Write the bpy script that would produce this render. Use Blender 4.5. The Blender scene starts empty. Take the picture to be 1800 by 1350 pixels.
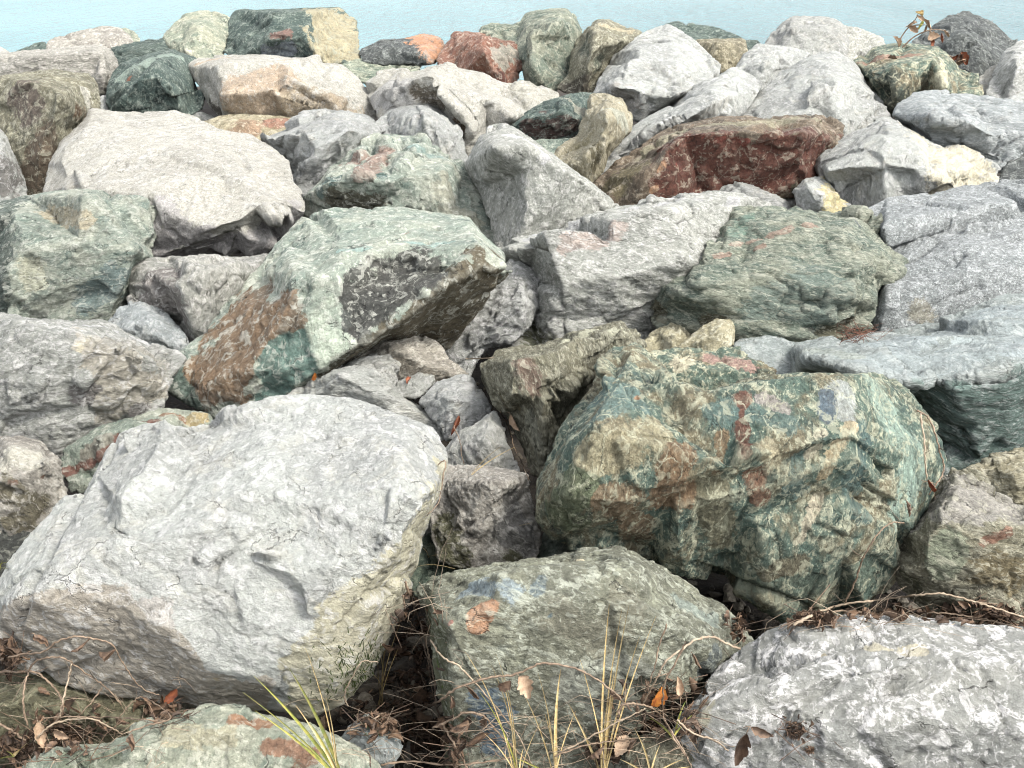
import bpy, bmesh, math, random
import numpy as np
from mathutils import Vector
from mathutils.geometry import delaunay_2d_cdt

sc = bpy.context.scene
COL = sc.collection
rad = math.radians

# ------------------------------------------------------------------ camera
CAM_Z, PITCH, HFOV = 2.0, rad(22.0), rad(50.0)
cam_data = bpy.data.cameras.new('camera')
cam_data.sensor_fit = 'HORIZONTAL'
cam_data.angle = HFOV
cam_data.clip_start, cam_data.clip_end = 0.05, 20000
cam = bpy.data.objects.new('camera', cam_data)
cam.location = (0, 0, CAM_Z)
cam.rotation_euler = (rad(90) - PITCH, 0, 0)
COL.objects.link(cam)
sc.camera = cam

# ------------------------------------------------------------------ light
SUN_EL, SUN_AZ = rad(50), rad(124)       # azimuth: from straight ahead (+Y) round to the right (+X)
world = bpy.data.worlds.new('World'); sc.world = world
world.use_nodes = True
nt = world.node_tree
sky = nt.nodes.new('ShaderNodeTexSky'); sky.sky_type = 'NISHITA'
sky.sun_disc = False
sky.sun_elevation = SUN_EL; sky.sun_rotation = SUN_AZ
sky.air_density = 1.0; sky.dust_density = 2.5; sky.ozone_density = 1.0
bg = nt.nodes['Background']; bg.inputs['Strength'].default_value = 0.15
hz = nt.nodes.new('ShaderNodeHueSaturation'); hz.inputs['Saturation'].default_value = 0.2   # thin high cloud
nt.links.new(sky.outputs[0], hz.inputs['Color']); nt.links.new(hz.outputs[0], bg.inputs['Color'])
sun_data = bpy.data.lights.new('sun', 'SUN')
sun_data.energy = 1.2; sun_data.angle = rad(11.0); sun_data.color = (1.0, 0.95, 0.86)
sun = bpy.data.objects.new('sun', sun_data); COL.objects.link(sun)
sd = Vector((math.sin(SUN_AZ)*math.cos(SUN_EL), math.cos(SUN_AZ)*math.cos(SUN_EL), math.sin(SUN_EL)))
sun.rotation_euler = sd.to_track_quat('Z', 'Y').to_euler()
sc.view_settings.view_transform = 'Standard'; sc.view_settings.look = 'None'
sc.view_settings.exposure = 2.02; sc.view_settings.gamma = 1.0
sc.cycles.filter_width = 1.05; sc.cycles.max_bounces = 6; sc.cycles.diffuse_bounces = 4

# ------------------------------------------------------------------ where a point of the shore lies
FPX = 900 / math.tan(HFOV/2)
CP, SP = math.cos(PITCH), math.sin(PITCH)
SL_A, SL_B = -0.33, 0.121                # mean surface of the stone slope: z = SL_A + SL_B*y
def ray(u, v):
    x = (u-900)/FPX; up = -(v-675)/FPX
    dy = CP + up*SP
    return x/dy, (-SP + up*CP)/dy        # per metre of y
def slope_y(v):
    return (CAM_Z - SL_A)/(SL_B - ray(900, v)[1])
def at(u, v, y):
    a, b = ray(u, v)
    return (a*y, y, CAM_Z + b*y)
def to_px(P):
    d = P - np.array((0, 0, CAM_Z))
    f = d[:, 1]*CP - d[:, 2]*SP
    up = d[:, 1]*SP + d[:, 2]*CP
    return 900 + FPX*d[:, 0]/f, 675 - FPX*up/f

# ------------------------------------------------------------------ numpy noise
def _h(ix, iy, iz, s):
    h = (ix.astype(np.uint32)*np.uint32(374761393) + iy.astype(np.uint32)*np.uint32(668265263)
         + iz.astype(np.uint32)*np.uint32(2147483647 - 58) + np.uint32((s*974634727) & 0xffffffff))
    h = (h ^ (h >> np.uint32(13)))*np.uint32(1274126177)
    h = (h ^ (h >> np.uint32(15)))*np.uint32(2246822519)
    return h ^ (h >> np.uint32(16))
def _u(h):
    return h.astype(np.float32)*np.float32(1/4294967296.0)
def vnoise(p, s=0):
    i = np.floor(p).astype(np.int64); f = (p - i).astype(np.float32)
    w = f*f*f*(f*(f*6-15)+10)
    r = 0
    for dx in (0, 1):
        for dy in (0, 1):
            for dz in (0, 1):
                h = _h(i[:, 0]+dx, i[:, 1]+dy, i[:, 2]+dz, s)
                g = ((h & np.uint32(255)).astype(np.float32)/127.5-1)*(f[:, 0]-dx) \
                    + (((h >> np.uint32(8)) & np.uint32(255)).astype(np.float32)/127.5-1)*(f[:, 1]-dy) \
                    + (((h >> np.uint32(16)) & np.uint32(255)).astype(np.float32)/127.5-1)*(f[:, 2]-dz)
                r = r + g*(w[:, 0] if dx else 1-w[:, 0])*(w[:, 1] if dy else 1-w[:, 1])*(w[:, 2] if dz else 1-w[:, 2])
    return r
def fbm(p, o, s=0, gain=0.5):
    r = 0; a = 1
    for k in range(o):
        r = r + a*vnoise(p, s+k*17); p = p*2.03 + 5.3; a *= gain
    return r
def chips(p, s=0):
    """broken-stone facets: every cell of a jittered lattice is a little tilted plane"""
    i = np.floor(p).astype(np.int64)
    best = np.full(len(p), 1e9, np.float32); out = np.zeros(len(p), np.float32)
    for dx in (-1, 0, 1):
        for dy in (-1, 0, 1):
            for dz in (-1, 0, 1):
                c = i + np.array((dx, dy, dz))
                h = _h(c[:, 0], c[:, 1], c[:, 2], s)
                off = np.stack([(h & np.uint32(1023)), ((h >> np.uint32(10)) & np.uint32(1023)), ((h >> np.uint32(20)) & np.uint32(1023))], 1).astype(np.float32)/1023
                d = (p - c).astype(np.float32) - off
                q = (d*d).sum(1)
                g = _h(c[:, 0], c[:, 1], c[:, 2], s+101)
                t = np.stack([(g & np.uint32(1023)), ((g >> np.uint32(10)) & np.uint32(1023)), ((g >> np.uint32(20)) & np.uint32(1023))], 1).astype(np.float32)/511.5-1
                val = (d*t).sum(1) + 0.35*t[:, 0]*t[:, 1]
                m = q < best
                best = np.where(m, q, best); out = np.where(m, val, out)
    return out

# ------------------------------------------------------------------ materials
def srgb(c, k=1.0):
    r = []
    for x in c:
        x /= 255
        r.append((x/12.92 if x <= 0.04045 else ((x+0.055)/1.055)**2.4)*k)
    return (*r, 1.0)
class NT:
    def __init__(s, name):
        s.m = bpy.data.materials.new(name); s.m.use_nodes = True
        s.t = s.m.node_tree; s.bsdf = s.t.nodes['Principled BSDF']
    def n(s, kind, **kw):
        nd = s.t.nodes.new(kind)
        for k, v in kw.items(): setattr(nd, k, v)
        return nd
    def put(s, sock, v):
        if hasattr(v, 'is_linked') or isinstance(v, bpy.types.NodeSocket): s.t.links.new(v, sock)
        else: sock.default_value = v
    def math(s, op, a, b=0.0, c=0.0, clamp=False):
        nd = s.n('ShaderNodeMath', operation=op, use_clamp=clamp)
        for k, v in enumerate((a, b, c)): s.put(nd.inputs[k], v)
        return nd.outputs[0]
    def vmath(s, op, a, b=None):
        nd = s.n('ShaderNodeVectorMath', operation=op)
        s.put(nd.inputs[0], a)
        if b is not None: s.put(nd.inputs[3] if op == 'SCALE' else nd.inputs[1], b)
        return nd.outputs[1] if op in ('DOT_PRODUCT', 'LENGTH') else nd.outputs[0]
    def noise(s, vec, scale, detail=4, rough=0.6, dist=0.0, col=False):
        nd = s.n('ShaderNodeTexNoise')
        s.put(nd.inputs['Vector'], vec)
        for k, v in (('Scale', scale), ('Detail', detail), ('Roughness', rough), ('Distortion', dist)): nd.inputs[k].default_value = v
        return nd.outputs['Color' if col else 'Fac']
    def remap(s, v, a, b, lo=0.0, hi=1.0, smooth=True):
        nd = s.n('ShaderNodeMapRange', interpolation_type='SMOOTHSTEP' if smooth else 'LINEAR')
        s.put(nd.inputs['Value'], v)
        for k, x in ((1, a), (2, b), (3, lo), (4, hi)): s.put(nd.inputs[k], x)
        return nd.outputs[0]
    def mix(s, f, a, b, mode='MIX'):
        nd = s.n('ShaderNodeMix', data_type='RGBA', blend_type=mode)
        s.put(nd.inputs[0], f); s.put(nd.inputs[6], a); s.put(nd.inputs[7], b)
        return nd.outputs[2]
    def attr(s, name, kind='GEOMETRY'):
        return s.n('ShaderNodeAttribute', attribute_name=name, attribute_type=kind)

def rock_material(name, c0, c1, c2, vein, p1=(0.40, 0.60), p2=(0.50, 0.66), a2=0.9, veins=0.5, lines=0.0, blotch=0.5, mottle=0.5, bump=1.0, grain=1.0, big=2.4, fine=1.0, cracks=0.6, k=0.72):
    """stone: two broad colours, blotches of a third, pale mineral blotches, fracture lines and dark pits"""
    N = NT(name)
    c0, c1, c2, vein = (srgb(c, k) for c in (c0, c1, c2, vein))
    rc = N.attr('rc').outputs['Vector']
    warp = N.noise(rc, 8, 4, 0.6, 0, True)
    wv = N.vmath('ADD', rc, N.vmath('SCALE', N.vmath('SUBTRACT', warp, (0.5, 0.5, 0.5)), 0.06))
    n1 = N.noise(rc, big, 8, 0.68, 0.4)
    base = N.mix(N.remap(n1, *p1), c0, c1)
    n2 = N.noise(rc, 6.5, 8, 0.70, 0.8)
    base = N.mix(N.math('MULTIPLY', N.remap(n2, *p2), a2), base, c2)
    n3 = N.noise(rc, 44*grain, 6, 0.74, 0.15)
    n5 = N.noise(wv, 15*grain, 9, 0.78, 0.25)
    n6 = N.noise(rc, 110*grain, 4, 0.72, 0.0)
    # patches: own-colour stains, plus sunlit and shaded faces painted in
    st = N.attr('stain_and_light')
    sm = N.math('ADD', st.outputs['Alpha'], N.math('ADD', N.math('MULTIPLY', N.math('SUBTRACT', n2, 0.5), 1.5), N.math('MULTIPLY', N.math('SUBTRACT', n5, 0.5), 1.3)))
    stc = N.mix(1.0, st.outputs['Color'], N.mix(N.remap(n2, 0.35, 0.65, smooth=False), (0.72,)*3+(1,), (1.28,)*3+(1,)), 'MULTIPLY')
    sk = N.remap(sm, 0.42, 0.58)
    base = N.mix(N.math('MULTIPLY', sk, 0.9), base, stc)
    keep = N.math('SUBTRACT', 1.0, N.math('MULTIPLY', sk, 0.8))
    base = N.mix(1.0, base, N.mix(N.remap(n3, 0.3, 0.7, smooth=False), (1-mottle,)*3+(1,), (1+0.7*mottle,)*3+(1,)), 'MULTIPLY')
    base = N.mix(1.0, base, N.mix(N.remap(n6, 0.32, 0.68, smooth=False), (1-fine*(0.6*mottle+0.08),)*3+(1,), (1+fine*(0.1+0.5*mottle),)*3+(1,)), 'MULTIPLY')
    # chip facets
    v1 = N.n('ShaderNodeTexVoronoi', feature='F1'); N.put(v1.inputs['Vector'], wv); v1.inputs['Scale'].default_value = 13*grain
    v2 = N.n('ShaderNodeTexVoronoi', feature='F1'); N.put(v2.inputs['Vector'], wv); v2.inputs['Scale'].default_value = 40*grain
    def facet(v, sc_):
        d = N.vmath('SUBTRACT', N.vmath('SCALE', wv, sc_), N.vmath('SCALE', v.outputs['Position'], sc_))
        return N.vmath('DOT_PRODUCT', d, N.vmath('SUBTRACT', v.outputs['Color'], (0.5, 0.5, 0.5)))
    f1, f2 = facet(v1, 13*grain), facet(v2, 40*grain)
    if lines:
        wl = N.vmath('ADD', rc, N.vmath('SCALE', N.vmath('SUBTRACT', warp, (0.5, 0.5, 0.5)), 0.16))
        ve = N.n('ShaderNodeTexVoronoi', feature='DISTANCE_TO_EDGE'); N.put(ve.inputs['Vector'], wl); ve.inputs['Scale'].default_value = 7.5*grain
        ln = N.remap(ve.outputs['Distance'], 0.008, 0.045, 1.0, 0.0)
        ln = N.math('MULTIPLY', ln, N.remap(n5, 0.42, 0.55))
        base = N.mix(N.math('MULTIPLY', ln, lines), base, vein)
        vc = N.n('ShaderNodeTexVoronoi', feature='DISTANCE_TO_EDGE'); N.put(vc.inputs['Vector'], wl); vc.inputs['Scale'].default_value = 4.3*grain
        crack = N.math('MULTIPLY', N.remap(vc.outputs['Distance'], 0.002, 0.012, 1.0, 0.0), N.remap(n2, 0.50, 0.60))
        base = N.mix(N.math('MULTIPLY', crack, cracks), base, (0.03, 0.028, 0.025, 1))
    base = N.mix(N.math('MULTIPLY', N.math('MULTIPLY', N.remap(n5, 0.53, 0.61), blotch), keep), base, vein)
    base = N.mix(N.math('MULTIPLY', N.math('MULTIPLY', N.remap(n3, 0.57, 0.65), veins), keep), base, vein)
    # raised chip facets paler: crest highlights painted into the colour, partly fresh stone
    chipm = N.math('ADD', f1, N.math('MULTIPLY', f2, 0.6))
    base = N.mix(N.math('MULTIPLY', N.remap(chipm, 0.10, 0.26), 0.45), base, vein)
    base = N.mix(N.math('MULTIPLY', N.remap(n3, 0.40, 0.30), 0.55), base, N.mix(0.75, base, (0.035, 0.033, 0.03, 1)))
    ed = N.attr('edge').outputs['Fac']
    base = N.mix(N.math('MULTIPLY', ed, 0.55), base, N.mix(0.5, vein, base))  # convex edges lightened: bright edge halo painted in, partly abrasion
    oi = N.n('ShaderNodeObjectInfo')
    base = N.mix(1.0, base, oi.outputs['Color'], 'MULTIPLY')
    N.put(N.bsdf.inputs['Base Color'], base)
    N.put(N.bsdf.inputs['Roughness'], N.remap(n3, 0.3, 0.7, 0.72, 0.95))
    N.bsdf.inputs['Specular IOR Level'].default_value = 0.25
    h0 = N.math('MULTIPLY', crack, -0.5) if lines else 0.0
    h = N.math('ADD', N.math('MULTIPLY', f1, 0.60), N.math('MULTIPLY', f2, 0.34))
    h = N.math('ADD', h, N.math('MULTIPLY', n5, 0.55))
    h = N.math('ADD', h, N.math('ADD', N.math('MULTIPLY', n3, 0.15+0.3*fine), N.math('MULTIPLY', n6, 0.2*fine)))
    h = N.math('ADD', h, h0)
    b = N.n('ShaderNodeBump'); b.inputs['Strength'].default_value = 1.0; b.inputs['Distance'].default_value = 0.046*bump/grain**0.5
    N.put(b.inputs['Height'], h)
    N.put(N.bsdf.inputs['Normal'], b.outputs[0])
    return N.m

RM = rock_material
MAT = {
 'white': RM('white_limestone', (203, 206, 199), (182, 184, 179), (214, 213, 202), (244, 243, 240), veins=0.45, lines=0.35, blotch=0.4, mottle=0.2, fine=0.6, bump=1.2, cracks=0.28, k=0.55),
 'cream': RM('cream_limestone', (210, 207, 194), (192, 189, 177), (219, 218, 210), (240, 237, 229), veins=0.5, lines=0.2, blotch=0.45, mottle=0.36, k=0.57, grain=1.4, bump=0.9),
 'bluewhite': RM('bluish_pale_stone', (184, 190, 189), (164, 171, 170), (202, 204, 199), (236, 238, 237), veins=0.5, lines=0.3, blotch=0.5, mottle=0.26, fine=0.7, k=0.58),
 'speckle': RM('speckled_grey_stone', (146, 151, 150), (164, 168, 167), (132, 136, 135), (220, 223, 223), veins=0.9, blotch=0.35, mottle=0.55, grain=1.7, bump=0.9),
 'grey': RM('grey_stone', (160, 162, 154), (178, 179, 170), (136, 138, 130), (226, 224, 219), veins=0.55, lines=0.5, blotch=0.42, mottle=0.32, fine=0.6, bump=1.1),
 'scribble': RM('grey_stone_with_white_scribbles', (156, 159, 156), (172, 174, 169), (142, 144, 139), (246, 246, 247), veins=0.7, lines=0.75, blotch=0.95, mottle=0.2, fine=0.5, k=0.64),
 'tangrey': RM('warm_grey_stone', (176, 171, 160), (150, 145, 136), (194, 189, 176), (228, 224, 213), veins=0.5, lines=0.4, blotch=0.42, mottle=0.34, fine=0.7),
 'palegreen': RM('pale_green_stone', (142, 153, 141), (170, 174, 159), (112, 128, 119), (214, 215, 203), veins=0.6, lines=0.35, blotch=0.5, mottle=0.36, fine=0.6, big=3.2),
 'green': RM('green_stone', (114, 127, 115), (146, 151, 134), (88, 106, 97), (208, 208, 190), veins=0.6, lines=0.35, blotch=0.5, mottle=0.42, fine=0.7, big=3.2),
 'darkgreen': RM('dark_green_stone', (74, 89, 84), (92, 105, 98), (56, 70, 68), (168, 176, 164), veins=0.45, lines=0.4, blotch=0.26, mottle=0.42, fine=0.5),
 'greenmix': RM('green_and_brown_stone', (96, 113, 102), (132, 122, 99), (74, 92, 86), (208, 205, 178), p1=(0.46, 0.60), veins=0.8, lines=0.55, blotch=0.62, mottle=0.55, big=4.2, fine=0.8),
 'olive': RM('olive_stone', (136, 132, 112), (114, 111, 95), (158, 155, 132), (208, 205, 184), veins=0.6, lines=0.4, blotch=0.42, mottle=0.42, fine=0.8, big=3.2),
 'tan': RM('tan_stone', (184, 176, 150), (162, 154, 128), (199, 193, 170), (228, 223, 204), veins=0.5, lines=0.35, blotch=0.4, mottle=0.38, fine=0.7),
 'brown': RM('brown_stone', (116, 102, 86), (100, 91, 80), (134, 117, 98), (186, 176, 158), veins=0.35, lines=0.3, blotch=0.22, mottle=0.45, fine=0.7),
 'red': RM('red_brown_stone', (142, 101, 84), (118, 85, 72), (156, 120, 100), (206, 192, 176), veins=0.4, lines=0.35, blotch=0.25, mottle=0.38, fine=0.5),
 'dark': RM('dark_grey_stone', (90, 94, 92), (76, 79, 79), (105, 108, 104), (168, 172, 167), veins=0.45, lines=0.5, blotch=0.25, mottle=0.38, fine=0.6),
}

# ------------------------------------------------------------------ things
def thing(o, label, cat, group=None):
    o['label'] = label; o['category'] = cat
    if group: o['group'] = group
    return o
def setting(o, kind='structure'):
    o['kind'] = kind; return o
def mesh_obj(name, verts, faces, mat, parent=None, smooth=True):
    me = bpy.data.meshes.new(name)
    me.from_pydata(verts, [], faces); me.update()
    if smooth: me.polygons.foreach_set('use_smooth', np.ones(len(me.polygons), bool))
    me.materials.append(mat)
    o = bpy.data.objects.new(name, me); COL.objects.link(o)
    if parent is not None: o.parent = parent
    return o

def poly_dist(u, v, poly):
    ins = np.zeros(len(u), bool); dd = np.full(len(u), 1e9)
    for (a, b), (c, d) in zip(poly, poly[1:]+poly[:1]):
        if b != d:
            ins ^= ((b > v) != (d > v)) & (u < (c-a)*(v-b)/(d-b)+a)
        t = np.clip(((u-a)*(c-a)+(v-b)*(d-b))/((c-a)**2+(d-b)**2), 0, 1)
        dd = np.minimum(dd, np.hypot(u-a-t*(c-a), v-b-t*(d-b)))
    return np.where(ins, dd, -dd)
def wob(P):
    return 34*vnoise(P*7.0, 77)+18*vnoise(P*19.0, 78)
# ------------------------------------------------------------------ the rock builder
tmp_me = bpy.data.meshes.new('tmp'); tmp = bpy.data.objects.new('tmp', tmp_me); COL.objects.link(tmp)
rm = tmp.modifiers.new('r', 'REMESH'); rm.mode = 'VOXEL'
ROCKS = []

def boulder(label, mat, outline, lines=(), stains_and_light=(), ko=0.5, do=0.10, vb=None, dy=0.0, tint=(1, 1, 1), strata=None, streak=None, rough=0.85, thick=1.0, dents=(), ledge=1.0, cat='boulder'):
    """outline: visible edge of the stone, (u, v[, k[, d]]); k = how far a point leans back from upright (0) to lying on the slope (1),
    d = extra distance back in stone widths. lines: edges between its faces."""
    seed = len(ROCKS)+1
    rng = np.random.default_rng(seed*7919)
    ou = [(p[0], p[1], p[2] if len(p) > 2 and p[2] is not None else ko, p[3] if len(p) > 3 else do) for p in outline]
    base_v = vb if vb is not None else max(p[1] for p in ou)
    Yb = slope_y(base_v) + dy
    us = [p[0] for p in ou]; vs = [p[1] for p in ou]
    dist0 = Yb*CP + 0.5*Yb*SP
    W = (max(us)-min(us))/FPX*dist0; H = (max(vs)-min(vs))/FPX*dist0
    S = min(W, 1.6*H)
    pts = list(ou); edges = [(i, (i+1) % len(ou)) for i in range(len(ou))]
    for ln in lines:
        prev = None
        for p in ln:
            j = None; near = 5 if len(p) > 2 else 32
            for q in range(len(ou) if len(p) == 2 else len(pts)):
                dq = math.hypot(pts[q][0]-p[0], pts[q][1]-p[1])
                if dq < near: near = dq; j = q
            if j is None and len(p) == 2:
                for q in range(len(ou), len(pts)):
                    if math.hypot(pts[q][0]-p[0], pts[q][1]-p[1]) < 5: j = q
            if j is None:
                pts.append((p[0], p[1], p[2] if len(p) > 2 else 0.2, p[3] if len(p) > 3 else 0.0)); j = len(pts)-1
            if prev is not None and prev != j: edges.append((prev, j))
            prev = j
    Ys = np.array([Yb + k*(slope_y(v)+dy-Yb) + d*S for (u, v, k, d) in pts])
    co = [Vector((p[0]/100, -p[1]/100)) for p in pts]
    rv, re, rf, ov, oe, of = delaunay_2d_cdt(co, edges, [], 1, 1e-5)
    V = []; Yv = []
    P2 = np.array([(p[0], p[1]) for p in pts], float)
    for i, c in enumerate(rv):
        u, v = c.x*100, -c.y*100
        if ov[i]: y = Ys[ov[i][0]]; u, v = pts[ov[i][0]][:2]
        else:
            d = np.hypot(P2[:, 0]-u, P2[:, 1]-v)+1e-3; w = d**-3; y = float((w*Ys).sum()/w.sum())
        V.append(at(u, v, y)); Yv.append(y)
    F = [tuple(f) for f in rf]
    # boundary loop -> the hidden back of the stone
    cnt = {}
    for f in F:
        for a, b in zip(f, f[1:]+f[:1]): cnt[(a, b)] = 1
    bd = {a: b for (a, b) in cnt if (b, a) not in cnt}
    st = next(iter(bd)); loop = [st]
    while bd[loop[-1]] != st and len(loop) < 500: loop.append(bd[loop[-1]])
    cu = float(np.mean(us)); cv = float(np.mean(vs))
    T = 0.75*S*thick; ym = float(np.mean(Ys))
    def pix(i): c = rv[i]; return c.x*100, -c.y*100
    rings = []
    for s_, fy in ((0.93, 0.3), (0.6, 0.85)):
        r = []
        for i in loop:
            u, v = pix(i)
            y = Yv[i]+fy*T if fy < 0.5 else 0.5*(Yv[i]+fy*T)+0.5*(ym+T)
            r.append(len(V)); V.append(at(cu+(u-cu)*s_, cv+(v-cv)*s_, y))
        rings.append(r)
    cpt = len(V); V.append(at(cu, cv, ym+1.1*T))
    n = len(loop)
    prev = loop
    for r in rings:
        for i in range(n):
            j = (i+1) % n
            F.append((prev[j], prev[i], r[i])); F.append((prev[j], r[i], r[j]))
        prev = r
    for i in range(n): F.append((prev[(i+1) % n], prev[i], cpt))
    tmp_me.clear_geometry(); tmp_me.from_pydata(V, [], F); tmp_me.update()
    foot = dist0*2*math.tan(HFOV/2)/1024
    vox = max(0.006, 1.9*foot)
    rm.voxel_size = vox; tmp.update_tag()
    dg = bpy.context.evaluated_depsgraph_get()
    me = bpy.data.meshes.new_from_object(tmp.evaluated_get(dg), depsgraph=dg)
    me.name = 'boulder'
    nv = len(me.vertices)
    P = np.empty(nv*3, np.float32); me.vertices.foreach_get('co', P); P = P.reshape(-1, 3).astype(np.float64)
    E = np.empty(len(me.edges)*2, np.int32); me.edges.foreach_get('vertices', E); E = E.reshape(-1, 2)
    deg = np.bincount(E.ravel(), minlength=nv).astype(float)
    def smooth(X, it):
        for _ in range(it):
            A = np.empty_like(X)
            for c in range(X.shape[1]):
                A[:, c] = (np.bincount(E[:, 0], X[E[:, 1], c], nv)+np.bincount(E[:, 1], X[E[:, 0], c], nv))/deg
            X = 0.45*X+0.55*A
        return X
    def normals():
        me.vertices.foreach_set('co', P.astype(np.float32).ravel()); me.update()
        Nn = np.empty(nv*3, np.float32); me.vertices.foreach_get('normal', Nn); return Nn.reshape(-1, 3).astype(np.float64)
    P = smooth(P, 1)
    Nn = normals()
    Nn = smooth(Nn, 6); Nn /= np.linalg.norm(Nn, axis=1)[:, None]
    P = P+Nn*(0.013*S)
    # fracture scars: flat breaks of three sizes struck off the stone
    dv = P-np.array((0, 0, CAM_Z)); seen = np.flatnonzero((dv*Nn).sum(1) < 0.2*np.linalg.norm(dv, axis=1))
    for num, rho, dep, tilt in ((int(14*rough)+5, 0.34, 0.050, 0.32), (int(30*rough)+10, 0.17, 0.026, 0.40), (46, 0.08, 0.012, 0.5)):
        for _ in range(num):
            i = int(rng.choice(seen)) if rng.random() < 0.8 and len(seen) else int(rng.integers(nv))
            nn = Nn[i]+rng.normal(size=3)*tilt*0.6; nn /= np.linalg.norm(nn)
            rr = rho*S*rng.uniform(0.6, 1.3); dm = dep*S*rng.uniform(0.45, 1.1)
            e = P-P[i]; near = np.flatnonzero((e*e).sum(1) < (1.7*rr)**2)
            if len(near) < 8: continue
            e = e[near]; hgt = e @ nn + dm*0.45
            strike = np.cross(nn, Nn[i]); strike /= np.linalg.norm(strike)+1e-9
            ends = np.clip((1-np.abs(e @ strike)/rr)/0.07, 0, 1)*np.clip((1-np.sqrt((e*e).sum(1))/(1.7*rr))/0.15, 0, 1)
            cut = np.where(hgt < dm, np.maximum(hgt, 0), np.maximum(0, dm-(hgt-dm)*5.0))*ends
            P[near] -= cut[:, None]*nn
    if dents:                                        # faces of the photo broken deeper into the stone
        pu, pv = to_px(P); dvec = P-np.array((0, 0, CAM_Z)); dvec /= np.linalg.norm(dvec, axis=1)[:, None]
        fr_ = (dvec*normals()).sum(1) < 0
        for poly, dp in dents:
            P = P+dvec*(dp*np.where(fr_, np.clip((poly_dist(pu, pv, poly)+wob(P))/20.0+0.2, 0, 1), 0))[:, None]
    Nn = normals()
    # stone coordinates: own offset, own bedding direction
    ax = np.array((strata or streak)[0], float) if strata or streak else rng.normal(size=3)
    ax /= np.linalg.norm(ax)
    stretch = (strata or streak)[1] if strata or streak else float(rng.choice((1.0, 1.25, 1.5, 1.8)))
    off = rng.uniform(-40, 40, 3)
    def rcoord(P):
        t = P @ ax
        return P + off + np.outer(t, ax)*(stretch-1)
    Q = rcoord(P)
    s = seed*13
    w1 = fbm(Q*2.0/S, 3, s)
    warp = np.stack([fbm(Q*5/S, 2, s+3), fbm(Q*5/S, 2, s+4), fbm(Q*5/S, 2, s+5)], 1)*0.25
    d = 0.013*S*w1
    d += 0.009*S*rough*chips(Q*2.6/S+warp*.5, s+7)
    d += 0.005*S*rough*chips(Q*7/S+warp, s+8)
    fr = 15.0 if S > 0.5 else 24.0
    d += 0.0045*chips(Q*fr+warp*2, s+9)
    d += 0.0030*chips(Q*fr*2.6+warp*2, s+10)
    d += 0.0045*fbm(Q*9, 5, s+21, 0.62)
    if strata:                                   # ledges along the bedding
        t = (P @ ax)*(9.0/S) + 0.9*fbm(P*3/S+off, 3, s+41)
        sw = t-np.floor(t); am = np.clip(0.5+1.6*vnoise(P*2.2/S+off, s+43), 0, 1)
        d += 0.016*ledge*S*am*np.where(sw < 0.85, sw/0.85, (1-sw)/0.15)
    cr = vnoise(Q*2.6/S+warp*2, s+31)
    d -= 0.010*np.clip(2.2*vnoise(Q*1.7/S+9, s+33), 0, 1)*np.exp(-(cr/0.022)**2)
    P = P + Nn*d[:, None]
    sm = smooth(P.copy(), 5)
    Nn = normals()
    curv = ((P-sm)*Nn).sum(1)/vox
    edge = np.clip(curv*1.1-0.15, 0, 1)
    me.vertices.foreach_set('co', P.astype(np.float32).ravel())
    # attributes
    a = me.attributes.new('rc', 'FLOAT_VECTOR', 'POINT'); a.data.foreach_set('vector', rcoord(P).astype(np.float32).ravel())
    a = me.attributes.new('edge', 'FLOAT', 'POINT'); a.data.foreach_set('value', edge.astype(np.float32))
    stc = np.zeros((nv, 4), np.float32)
    if stains_and_light:
        pu, pv = to_px(P)
        dvec = P-np.array((0, 0, CAM_Z)); front = (dvec*Nn).sum(1) < 0
        def surf(u, v):
            q = (pu-u)**2+(pv-v)**2+np.where(front, 0, 1e9)
            return P[int(np.argmin(q))]
        for (path, r, colr, *opt) in stains_and_light:
            if r == 0:                            # a patch with an outline
                al = np.where(front, 0.5+(poly_dist(pu, pv, path)+wob(P))/34.0, 0.0)
                al = np.clip(al, 0, 1.0)
                m = al > stc[:, 3]
                stc[m, :3] = srgb(colr, opt[0] if opt else 0.7)[:3]; stc[m, 3] = al[m]
                continue
            k_ = opt[0] if opt else 0.7
            g_ = sum(colr)/3; colr = [c_*0.78+g_*0.22 for c_ in colr]
            rm_ = r/FPX*dist0
            C = [surf(u, v) for (u, v) in path]
            dd = np.full(nv, 1e9)
            if len(C) == 1: dd = np.linalg.norm(P-C[0], axis=1)
            for A, B in zip(C, C[1:]):
                ab = B-A; t = np.clip(((P-A)@ab)/(ab@ab+1e-9), 0, 1)
                dd = np.minimum(dd, np.linalg.norm(P-A-np.outer(t, ab), axis=1))
            al = np.clip(1.08-0.55*dd/rm_, 0, 0.80)
            m = al > stc[:, 3]
            stc[m, :3] = srgb(colr, k_)[:3]; stc[m, 3] = al[m]
    a = me.attributes.new('stain_and_light', 'FLOAT_COLOR', 'POINT'); a.data.foreach_set('color', stc.ravel())
    me.polygons.foreach_set('use_smooth', np.ones(len(me.polygons), bool))
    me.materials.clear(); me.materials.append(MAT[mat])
    # origin at the stone's base
    org = np.array((float(P[:, 0].mean()), float(P[:, 1].mean()), float(P[:, 2].min())))
    me.vertices.foreach_set('co', (P-org).astype(np.float32).ravel()); me.update()
    o = bpy.data.objects.new('boulder', me); COL.objects.link(o)
    o.location = org
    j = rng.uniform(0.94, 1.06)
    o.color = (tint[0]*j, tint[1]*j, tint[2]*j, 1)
    thing(o, label, cat, 'boulders heaped along the shore')
    ROCKS.append(o)
    return o

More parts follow.
